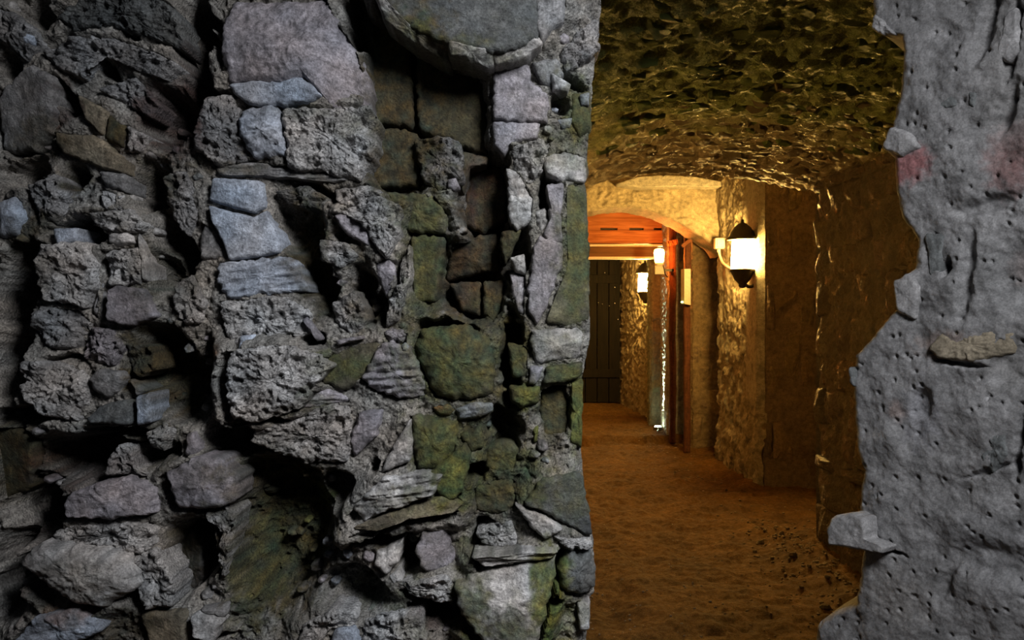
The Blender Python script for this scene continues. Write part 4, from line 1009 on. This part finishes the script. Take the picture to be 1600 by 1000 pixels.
ul = empty('uplight', ((1027 - 800) / F * 9.2, 9.1, floor_z(np.array(1.6), np.array(9.1)).item()), 'small floor uplight shining pale green up the edge of the stone pier', 'light')
ux, uy = 1.598, 9.12; uz = floor_z(np.array(ux), np.array(uy)).item()
lathe('housing', [(.045, -.02), (.05, .0), (.05, .035), (.040, .038)], M_BLACK, ul, Vector((ux, uy, uz)), 16)
lathe('lens', [(.038, .036), (.034, .046), (.012, .05)], M_UP, ul, Vector((ux, uy, uz)), 16)
sp = bpy.data.lights.new('uplight_beam', 'SPOT'); sp.energy = 700; sp.color = (.80, 1.0, .74); sp.spot_size = math.radians(20); sp.spot_blend = .5; sp.shadow_soft_size = .03
so = bpy.data.objects.new('uplight_beam', sp); COL.objects.link(so); so.location = (ux, uy, uz + .07)
so.rotation_euler = (Vector((1.71, 9.02, 1.25)) - Vector(so.location)).to_track_quat('-Z', 'Y').to_euler()
so.parent = ul; so.location = Vector((ux, uy, uz + .07)) - ul.location
o = tube('cable', [(ux - .01, uy - .05, uz + .02), (ux - .01, uy - .08, uz + .015), (1.575, 9.0, uz + .012), (1.555, 8.9, uz + .012)], .007, M_BLACK, None)
o['label'] = 'short black cable from the floor uplight to the pier'; o['category'] = 'cable'

# loose stones on the dirt floor
def pebble_mesh(i):
    r_ = random.Random(900 + i); V = []; Fc = []; n = 7
    V.append((0, 0, .75))
    for (rad, z) in ((.65, .6), (1.0, .1), (.8, -.45)):
        for k in range(n):
            a = 2 * math.pi * k / n + r_.uniform(-.2, .2); q = rad * r_.uniform(.8, 1.2); V.append((q * math.cos(a), q * math.sin(a) * .75, z + r_.uniform(-.12, .12)))
    Fc += [(0, 1 + k, 1 + (k + 1) % n) for k in range(n)]
    for l in range(2): Fc += [(1 + l * n + k, 1 + (l + 1) * n + k, 1 + (l + 1) * n + (k + 1) % n, 1 + l * n + (k + 1) % n) for k in range(n)]
    Fc.append(tuple(1 + 2 * n + k for k in range(n - 1, -1, -1)))
    me = bpy.data.meshes.new('stone'); me.from_pydata(V, [], Fc)
    a = me.color_attributes.new('Col', 'FLOAT_COLOR', 'POINT'); b = np.array((.24, .18, .11)) * r_.uniform(.6, 1.3)
    a.data.foreach_set('color', np.array([(*b, 1.0)] * len(V), np.float32).ravel()); me.materials.append(M_DIRT); return me
pebs = [pebble_mesh(i) for i in range(8)]
r = random.Random(77); GV = []; GF = []; cnt = 0
for k in range(900):
    if r.random() < .35: X, Y = 1.62 - abs(r.gauss(0, .16)), r.uniform(3.2, 5.2)
    else: X, Y = r.uniform(.3, 2.0), 3.2 + 6 * r.random() ** 1.5
    if X > 1.8 and Y > 6: continue
    z = floor_z(np.array(X), np.array(Y)).item(); s = r.uniform(.003, .008) * (1 + .6 * (X > 1.3))
    if cnt < 12 and k % 6 == 0 and X > 1.3 and Y < 5:
        s = r.uniform(.014, .026); o = bpy.data.objects.new('loose_stone', pebs[k % 8]); COL.objects.link(o); o.location = (X, Y, z + s * .3); o.scale = (s, s, s * .8); o.rotation_euler = (0, 0, r.uniform(0, 6.28))
        o['label'] = 'small loose stone in the rubble heap at the foot of the tunnel wall'; o['category'] = 'stone'; o['group'] = 'loose stones in the heap'; cnt += 1; continue
    me = pebs[k % 8]; b = len(GV); ca_, sa_ = math.cos(k), math.sin(k)
    for v in me.vertices: GV.append((X + s * (v.co.x * ca_ - v.co.y * sa_), Y + s * (v.co.x * sa_ + v.co.y * ca_), z + s * .7 * v.co.z + s * .2))
    GF += [tuple(b + i for i in p.vertices) for p in me.polygons]
g = mesh_np('gravel', np.array(GV), GF, M_DIRT, np.tile(np.array((.25, .19, .12)), (len(GV), 1)), floor)
g['kind'] = 'stuff'
